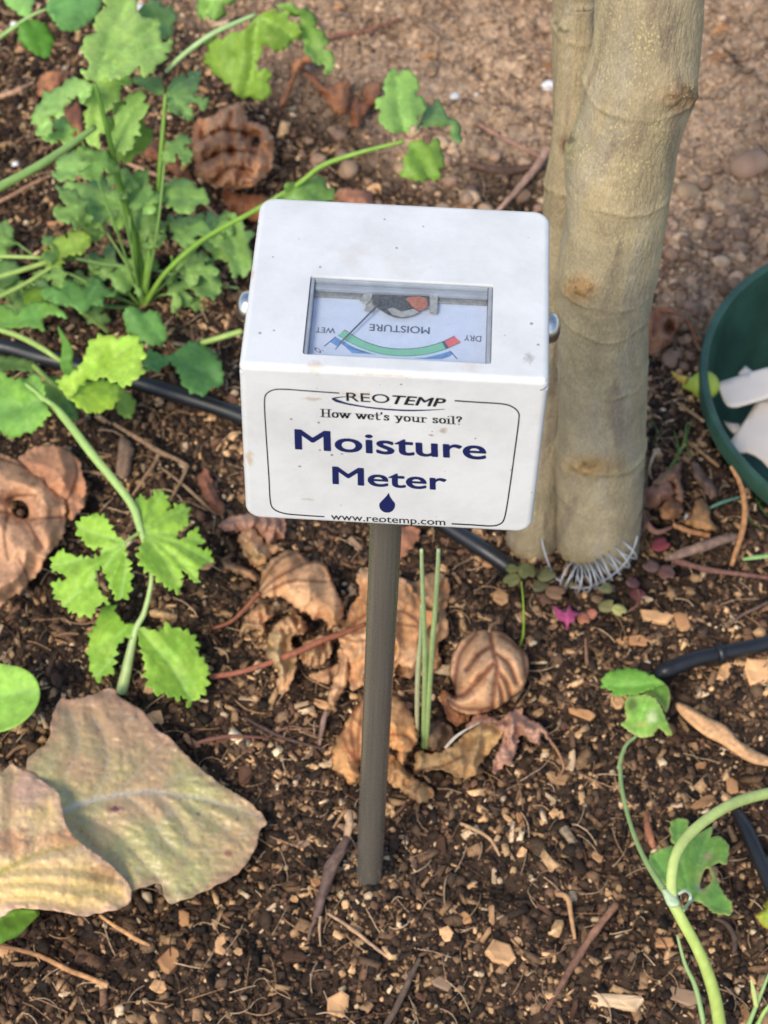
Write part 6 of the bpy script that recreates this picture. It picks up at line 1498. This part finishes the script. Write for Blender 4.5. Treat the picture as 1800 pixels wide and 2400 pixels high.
# right of the trunk
d = dl('rolled brown dead leaf between the trunk and the green pot rim', (1570, 770))
dryleaf(d, [(1512, 800), (1520, 738), (1552, 722), (1600, 735), (1600, 762), (1582, 790), (1545, 826), (1515, 826)], 4, 10, L(166, 118, 84), L(136, 92, 66), seed=351, rough=4, scale=30)
stalk('leaf_rim', ZK([(-60, 460, 10), (40, 470, 12), (160, 540, 10), (230, 640, 7), (290, 780, 3)]), [9, 12, 12, 10, 7], M_TWIG, d, L(140, 92, 66))
d = dl('dark curled dead leaf against the right foot of the trunk', (1540, 1200))
dryleaf(d, ZI([(905, 530), (980, 465), (1060, 450), (1110, 520), (1020, 590), (930, 620)]), 4, 8, L(150, 108, 84), L(120, 84, 66), seed=352, rough=3, step=6)
dryleaf(d, ZI([(1020, 600), (1080, 545), (1150, 590), (1140, 660), (1070, 690), (1010, 660)]), 4, 8, L(160, 116, 76), L(130, 92, 62), seed=353, rough=3, step=6)
stalk('leaf_rim', ZI([(915, 640, 8), (940, 720, 9), (1000, 760, 8), (1080, 730, 7)]), [14, 16, 15, 8], M_TWIG, d, L(128, 92, 76), wob=.15)
d = dl('tan folded dead leaf piece right of the dark curled one', (1640, 1200))
dryleaf(d, ZI([(1160, 700), (1200, 640), (1230, 560), (1290, 570), (1320, 680), (1370, 740), (1280, 750), (1200, 730)]), 3, 8, L(172, 128, 80), L(140, 104, 70), seed=354, rough=3, step=6)
d = dl('greyish narrow dead leaf below the pot, right of the trunk', (1650, 1120))
dryleaf(d, ZI([(1195, 350), (1240, 340), (1310, 440), (1370, 510), (1320, 560), (1260, 500), (1215, 430)]), 3, 7, L(140, 112, 92), L(112, 88, 72), seed=355, rough=3, step=6)
d = dl('long brown dead leaf leaning toward the trunk foot', (1570, 1110))
dryleaf(d, ZI([(960, 470), (1020, 410), (1120, 340), (1150, 350), (1140, 440), (1160, 560), (1120, 570), (1080, 460), (1010, 500)]), 3, 9, L(156, 118, 90), L(126, 94, 72), seed=356, rough=3.5, step=6)

# ------------------------------------------------------------------ sticks, straws, twigs
def stick(label, pts, w, c, c2=None, n=8, wob=.18, cat='stick', nm='stick', **k):
    o = stalk(nm, pts, w, M_TWIG, None, c, n=n, wob=wob, seed=int(pts[0][0]), col2=c2, grain=.3, **k)
    return tag(o, label, cat)
DK = L(84, 66, 58)
rs_ = empty('rotten_stick', atz(770, 2080, 0), 'dark rotten stick with a split pale end leaning by the rod foot', 'stick')
stalk('bark_piece', Z7([(1500, 300, 14), (1465, 370, 12), (1420, 450, 9), (1395, 540, 6), (1375, 620, 4), (1350, 700, 1)]), [18, 26, 30, 28, 20, 7], M_TWIG, rs_, L(98, 78, 70), n=10, wob=.35, seed=3, grain=.35)
stalk('splinter', Z7([(1510, 190, 16), (1512, 240, 16), (1495, 310, 13)]), [14, 20, 14], M_TWIG, rs_, L(176, 144, 114), n=8, wob=.3, seed=4)
stalk('splinter', Z7([(1440, 260, 12), (1480, 200, 14), (1500, 190, 15)]), [5, 9, 6], M_TWIG, rs_, L(150, 118, 86), n=8, wob=.3, seed=5)
stalk('splinter', Z7([(1385, 770, 1), (1380, 700, 3), (1385, 640, 5)]), [4, 7, 8], M_TWIG, rs_, L(170, 140, 110), n=6, wob=.3, seed=6)
stalk('splinter', Z7([(1330, 760, 1), (1340, 700, 3), (1365, 650, 5)]), [5, 9, 8], M_TWIG, rs_, L(110, 86, 72), n=6, wob=.3, seed=7)
stick('straight brown twig with a cut end in the lower middle soil', Z8([(1005, 588, 7), (930, 680, 6), (885, 745, 4), (830, 830, 3), (770, 930, 2), (700, 1050, 0)]), [17, 19, 18, 20, 16, 12], L(140, 102, 82), L(112, 82, 66))
stick('dark grey twig running off the bottom edge right of centre', Z8([(155, 825, 5), (120, 890, 5), (90, 960, 4), (50, 1040, 3), (0, 1130, 2)]), [10, 14, 15, 15, 15], L(100, 82, 68))
stick('thin pale straw under the lower rod pointing down right', Z7([(1415, 628, 5), (1480, 668, 5), (1540, 710, 4), (1600, 760, 4), (1680, 820, 3)]), [6, 8, 9, 9, 8], L(176, 140, 110), cat='straw', wob=.1)
stick('tan straw lying just below the front lettuce leaf', Z7([(430, 635, 5), (480, 672, 5), (540, 708, 5), (590, 740, 4), (648, 768, 3)]), [6, 9, 11, 11, 7], L(190, 142, 96), cat='straw', wob=.12)
stick('long brown and tan straw at the lower left edge', Z7([(-40, 765, 4), (80, 785, 4), (180, 815, 4), (290, 870, 4), (380, 905, 5), (466, 942, 6)]), [10, 11, 12, 13, 13, 14], L(130, 92, 64), L(200, 148, 100), cat='straw', wob=.12)
stick('branching straw left of the meter box, upper arm', ZC([(885, 45, 12), (1050, 145, 12), (1150, 205, 12), (1240, 265, 12), (1350, 310, 11), (1460, 370, 10)]), [8, 11, 12, 14, 10, 9], L(146, 116, 88), cat='straw')
stick('branching straw left of the meter box, lower left arm', ZC([(1240, 270, 12), (1190, 370, 10), (1120, 470, 8), (1030, 600, 4)]), [12, 9, 9, 5], L(140, 110, 84), cat='straw')
stick('bent straw end right of the branching straw', ZC([(1460, 370, 10), (1430, 440, 9), (1380, 540, 7), (1320, 640, 4)]), [10, 8, 7, 4], L(140, 112, 86), cat='straw')
stick('long thin straw crossing right toward the box bottom', ZC([(1240, 375, 5), (1340, 450, 6), (1450, 540, 6), (1560, 640, 5), (1670, 740, 4)]), [5, 6, 7, 9, 8], L(150, 122, 94), cat='straw')
stick('short straw crossing behind the frond stem', ZC([(640, 410, 4), (740, 425, 5), (850, 445, 4)]), [6, 8, 7], L(140, 112, 86), cat='straw')
stick('pale twig at the far left top under the leaves', Z1([(-30, 425, 4), (40, 405, 5), (100, 380, 5), (145, 355, 4)]), [12, 13, 11, 6], L(190, 150, 120), wob=.1)
stick('long thin tan straw below the thick left stem', Z1([(-40, 890, 3), (50, 845, 5), (130, 800, 6), (220, 758, 6)]), [8, 10, 9, 6], L(166, 126, 98), cat='straw', wob=.1)
stick('straw running behind the upper cilantro to the right', ZA([(820, 225, 6), (960, 285, 6), (1130, 350, 6), (1300, 470, 5), (1450, 610, 4)]), [8, 9, 9, 8, 6], L(180, 140, 110), cat='straw', wob=.1)
stick('yellowish blade like straw left of the orange leaf ball', ZA([(1110, 370, 5), (1180, 270, 7), (1240, 190, 8), (1275, 130, 8)]), [13, 14, 11, 3], L(200, 160, 96), cat='straw', wob=.05)
stick('pinkish twig behind the box on the pale earth', Z2([(355, 505, 4), (440, 555, 5), (520, 600, 5), (600, 640, 5), (680, 680, 4)]), [6, 7, 8, 9, 8], L(172, 128, 108), wob=.1, cat='twig', nm='twig')
stick('thick tan twig rising from the box corner to the rear trunk', Z2([(470, 930, 3), (540, 860, 5), (600, 790, 6), (660, 720, 7), (710, 640, 8)]), [9, 13, 16, 20, 18], L(178, 140, 116), wob=.15, cat='twig', nm='twig')
stick('dark bark stick left of the rear trunk', Z2([(300, 690, 2), (400, 715, 3), (500, 738, 4), (600, 730, 4), (690, 700, 4)]), [10, 20, 22, 18, 10], L(104, 78, 64))
stick('reddish twig on the pale earth at the top middle', ZJ([(620, 215, 4), (720, 190, 5), (830, 175, 5), (930, 140, 5), (1040, 100, 4)]), [6, 8, 8, 7, 5], L(140, 92, 76), wob=.12, cat='twig', nm='twig')
stick('grey weathered stick on soil right of the trunk foot', ZI([(1040, 915, 4), (1130, 890, 6), (1250, 850, 8), (1370, 810, 8), (1480, 780, 6)]), [12, 22, 30, 26, 12], L(132, 106, 90), n=10, wob=.25)
stick('long reddish twig from the trunk foot to the right edge', ZI([(1100, 930, 4), (1180, 950, 6), (1300, 985, 6), (1420, 1000, 6), (1560, 1018, 5), (1720, 1040, 4)]), [14, 14, 16, 12, 12, 11], L(120, 84, 72))
stick('curved orange brown stalk hanging below the pot rim', ZI([(1435, 365, 30), (1480, 440, 26), (1510, 530, 20), (1522, 630, 14), (1508, 740, 9), (1480, 840, 5), (1440, 960, 2)]), [8, 11, 13, 15, 15, 14, 11], L(176, 126, 84), wob=.06, cat='stalk', nm='stalk')
stick('short orange twig beside the curled leaf at the trunk foot', ZI([(1090, 715, 6), (1180, 750, 6), (1250, 765, 5), (1310, 780, 4)]), [12, 14, 15, 12], L(170, 122, 84))
stick('thin grey twig at the right between hose and reddish twig', Z6([(1659, 390, 4), (1600, 420, 5), (1540, 450, 4), (1480, 500, 3)]), [7, 8, 7, 4], L(116, 92, 78), wob=.12, cat='twig', nm='twig')
stick('upright pale straw near the clover', Z6([(870, 545, 10), (873, 600, 6), (878, 660, 1)]), [4, 8, 10], L(130, 98, 76), cat='straw')
stick('pale curved straw among dead leaves right of the trunk', ZI([(965, 440, 4), (950, 380, 8), (975, 300, 12), (1010, 260, 13)]), [4, 5, 6, 8], L(190, 166, 136), cat='straw', wob=.05)
stick('thin straw running from the pot rim to the grass tuft', ZK([(100, 1270, 4), (220, 1350, 8), (330, 1430, 12)]), [6, 8, 8], L(168, 130, 92), cat='straw', wob=.1)
stick('second thin straw below the pot, lower one', ZK([(190, 1600, 3), (300, 1690, 6), (400, 1770, 8), (460, 1820, 6)]), [5, 8, 9, 6], L(160, 122, 84), cat='straw', wob=.1)
stick('curved brown root near the right stem, below the leaf with a hole', ZG([(1010, 1300, 2), (1120, 1350, 4), (1190, 1480, 5), (1180, 1600, 4)]), [6, 12, 14, 8], L(90, 72, 62), wob=.2, cat='root', nm='root')
stick('slim reddish splinter between thin stem and thick stem', ZG([(440, 340, 3), (425, 450, 5), (450, 580, 5), (490, 690, 3)]), [5, 14, 22, 14], L(150, 98, 72), wob=.2, cat='splinter', nm='splinter')
stick('pale curved shaving in the open soil below the dead leaves', Z8([(330, 240, 4), (400, 270, 5), (460, 310, 4), (500, 380, 3)]), [8, 9, 8, 6], L(186, 148, 110), cat='splinter', nm='splinter')
stick('curled tan shaving in the middle of the lower soil', Z8([(745, 545, 4), (790, 560, 5), (805, 620, 5), (825, 740, 3)]), [13, 14, 12, 8], L(178, 136, 96), cat='splinter', nm='splinter')
stick('dull root curving under the box left of the shoots', ZD([(400, 1700, 4), (600, 1600, 5), (760, 1650, 4), (830, 1680, 3)]), [4, 6, 6, 4], L(110, 78, 66), cat='root', nm='root')
stick('dark root left of the rod in the shaded soil', Z5([(1060, 890, 3), (1150, 940, 5), (1240, 980, 4), (1420, 1030, 3)]), [6, 9, 8, 5], L(80, 62, 56), cat='root', nm='root')
stick('reddish root lying flat left of the rod', Z5([(820, 1010, 3), (900, 985, 5), (1000, 970, 5), (1150, 975, 3)]), [6, 10, 10, 5], L(116, 78, 66), cat='root', nm='root')
stick('pinkish upright splinter left of the golden leaf', Z5([(1380, 1010, 2), (1395, 920, 5), (1410, 860, 7)]), [8, 13, 12], L(140, 112, 100), cat='splinter', nm='splinter')
stick('thin brown root at the left edge above the lettuce', Z5([(0, 1100, 2), (60, 1030, 4), (130, 1005, 4), (200, 990, 3)]), [6, 8, 9, 8], L(140, 106, 76), cat='root', nm='root')
bs = sheet('bark_strip', ZC([(935, 150), (990, 160), (1035, 220), (1030, 330), (1010, 430), (950, 470), (905, 420), (915, 280)]), lambda x, y, d: 4+1.5*sm(0, 12, d)+1.2*fbm(x/12, y/50, 5, 2), M_TWIG, None, lambda x, y, d: np.array(L(126, 102, 84))*(1+.3*fbm(x/5, y/40, 3, 3))[:, None], step=6, thick=.001)
tag(bs, 'flat grey bark strip behind the frond stem left of the box', 'bark')
spn = sheet('wood_splinter', Z6([(1258, 832), (1290, 826), (1400, 885), (1480, 925), (1545, 995), (1659, 1055), (1720, 1080), (1700, 1100), (1580, 1082), (1460, 1005), (1380, 962), (1290, 885)]), lambda x, y, d: 5+1.5*sm(0, 8, d)+.8*fbm((x-y)/12, (x+y)/60, 5, 2), M_TWIG, None, lambda x, y, d: np.array(L(206, 158, 112))*(1+.22*fbm((x*.5+y)/5, (x-y)/60, 3, 3))[:, None], step=6, thick=.0022)
tag(spn, 'long pointed tan splinter below the hose at the right edge', 'wood splinter')

# ------------------------------------------------------------------ hoses
h1 = empty('drip_hose', atz(300, 860, 0), 'black drip hose running from the left edge behind the meter box to the trees', 'hose')
P_ = np.array([atz(*p[:2], p[2]*.001) for p in [(-160, 790, 7), (0, 811, 7), (100, 838, 7), (200, 862, 7), (320, 896, 7), (440, 933, 7), (560, 974, 7), (700, 1035, 7), (900, 1140, 7), (1085, 1258, 6), (1150, 1300, 5), (1215, 1345, 1), (1260, 1380, -7)]])
mesh('hose_pipe', *tube_geo(catmull(P_, 10), .0034, 20), M_TUBE, h1)
h2 = empty('drip_hose', atz(1700, 1540, 0), 'black drip hose with a raised ring emerging from soil at the right edge', 'hose')
pts = Z6([(1140, 740, -6), (1190, 700, 3), (1260, 668, 5), (1350, 635, 6), (1450, 612, 6), (1560, 590, 6), (1700, 560, 6), (1850, 530, 6)])
P_ = np.array([atz(p[0], p[1], p[2]*.001) for p in pts]); C_ = catmull(P_, 10)
mesh('hose_pipe', *tube_geo(C_, np.interp(np.arange(len(C_)), [0, 10, 14, 40, 70], [.0026, .0028, .0034, .003, .003]), 20), M_TUBE, h2)
i = int(np.argmin(np.abs(proj(C_)[0]-(900+1452*.5425)))); Tn = (C_[i+1]-C_[i]); Tn /= np.linalg.norm(Tn)
mesh('ring', *tube_geo(np.array([C_[i]-Tn*.0016, C_[i]-Tn*.0009, C_[i]+Tn*.0009, C_[i]+Tn*.0016]), [.0032, .0044, .0044, .0032], 20), M_TUBE, h2)
h3 = stalk('drip_hose', ZG([(1150, 330, -7), (1210, 400, 2), (1290, 540, 6), (1380, 740, 7), (1470, 950, 7), (1600, 1250, 7)]), [26, 30, 34, 35, 36, 36], M_TUBE, None, n=18)
tag(h3, 'black hose end buried in soil at the lower right edge', 'hose')

# ------------------------------------------------------------------ pot with plant labels
pot = empty('plant_pot', (pc_[0], pc_[1], 0), 'dark green plastic pot sunk in the ground at the right edge', 'pot')
M_POT = plain('dark green plastic', L(54, 84, 68), .45, 0, .45, .00015, 220, .35, 60)
prof = [(-.8, -.05), (-.955, RIMH-.012), (-1.0, RIMH-.007), (-1.0, RIMH), (-.995, RIMH+.001), (-.972, RIMH+.001), (-.962, RIMH), (-.957, RIMH-.008), (-.80, -.045), (-.78, -.058), (-.02, -.06)]
n = 128; V = []; F = []
for (r_, z_) in prof:
    V += [(pc_[0]+PR*abs(r_)*math.cos(2*math.pi*i/n), pc_[1]+PR*abs(r_)*math.sin(2*math.pi*i/n), z_) for i in range(n)]
F = [(a*n+i, a*n+(i+1) % n, (a+1)*n+(i+1) % n, (a+1)*n+i) for a in range(len(prof)-1) for i in range(n)]
mesh('shell', V, F, M_POT, pot, smooth=True)
try: pot.children[0].data.set_sharp_from_angle(angle=R(35))
except Exception: pass
M_LAB = plain('white plastic label', (.72, .62, .52), .45, 0, .4, .0001, 300, .04, 80)
def lab(label, outline, h, slope, seed, thick=.0012):
    o = sheet('plant_label', outline, lambda x, y, d: h+slope[0]*(x-1700)/100+slope[1]*(y-950)/100+.3*fbm(x/60, y/60, seed, 1), M_LAB, None, lambda x, y, d: np.tile([.72, .62, .52], (len(x), 1)), step=14, thick=thick, round_=False)
    return tag(o, label, 'plant label', 'white labels in the green pot')
lab('white label crossing behind the others, only a corner showing', ZK([(630, 1010), (690, 945), (760, 1000), (900, 1100), (900, 1200), (700, 1100)]), 0, (1, 0), 1)
lab('pale bar shaped plant label with rounded end in the green pot', ZK([(440, 1095), (520, 1070), (700, 1010), (885, 960), (960, 940), (960, 1200), (885, 1220), (620, 1296), (570, 1298), (530, 1285), (505, 1255)]), 6, (3, 0), 2)
lab('thin white shard between the two bigger labels in the pot', ZK([(495, 1420), (560, 1440), (640, 1450), (640, 1500), (590, 1530), (540, 1480)]), -4, (2, 0), 3)
lab('broad white torn label below the bar label in the pot', ZK([(520, 1650), (545, 1620), (700, 1400), (790, 1250), (885, 1220), (960, 1200), (960, 1880), (885, 1820), (830, 1760), (770, 1720), (700, 1690), (620, 1700), (560, 1680)]), 1, (3, 0), 4)
# lime green fruit like bud by the rim
lim = empty('green_bud', atz(1620, 900, 0), 'lime green bud with an orange tip touching the pot rim', 'bud')
c = atz(1652, 903, .005)
bm = bmesh.new(); bmesh.ops.create_icosphere(bm, subdivisions=3, radius=.0066)
for v in bm.verts: v.co = Vector((v.co.x*.95-(.0035 if v.co.x < -.006 else 0), v.co.y*1.05, v.co.z*.85))+Vector(c)
bm_obj('bud', bm, plain('lime skin', L(172, 184, 66), .5, 0, .4, .0002, 300, .15, 120), lim, True)
stalk('tip', [(1608, 892, 12), (1590, 885, 11), (1575, 872, 8)], [22, 14, 6], M_TWIG, lim, L(196, 160, 70))
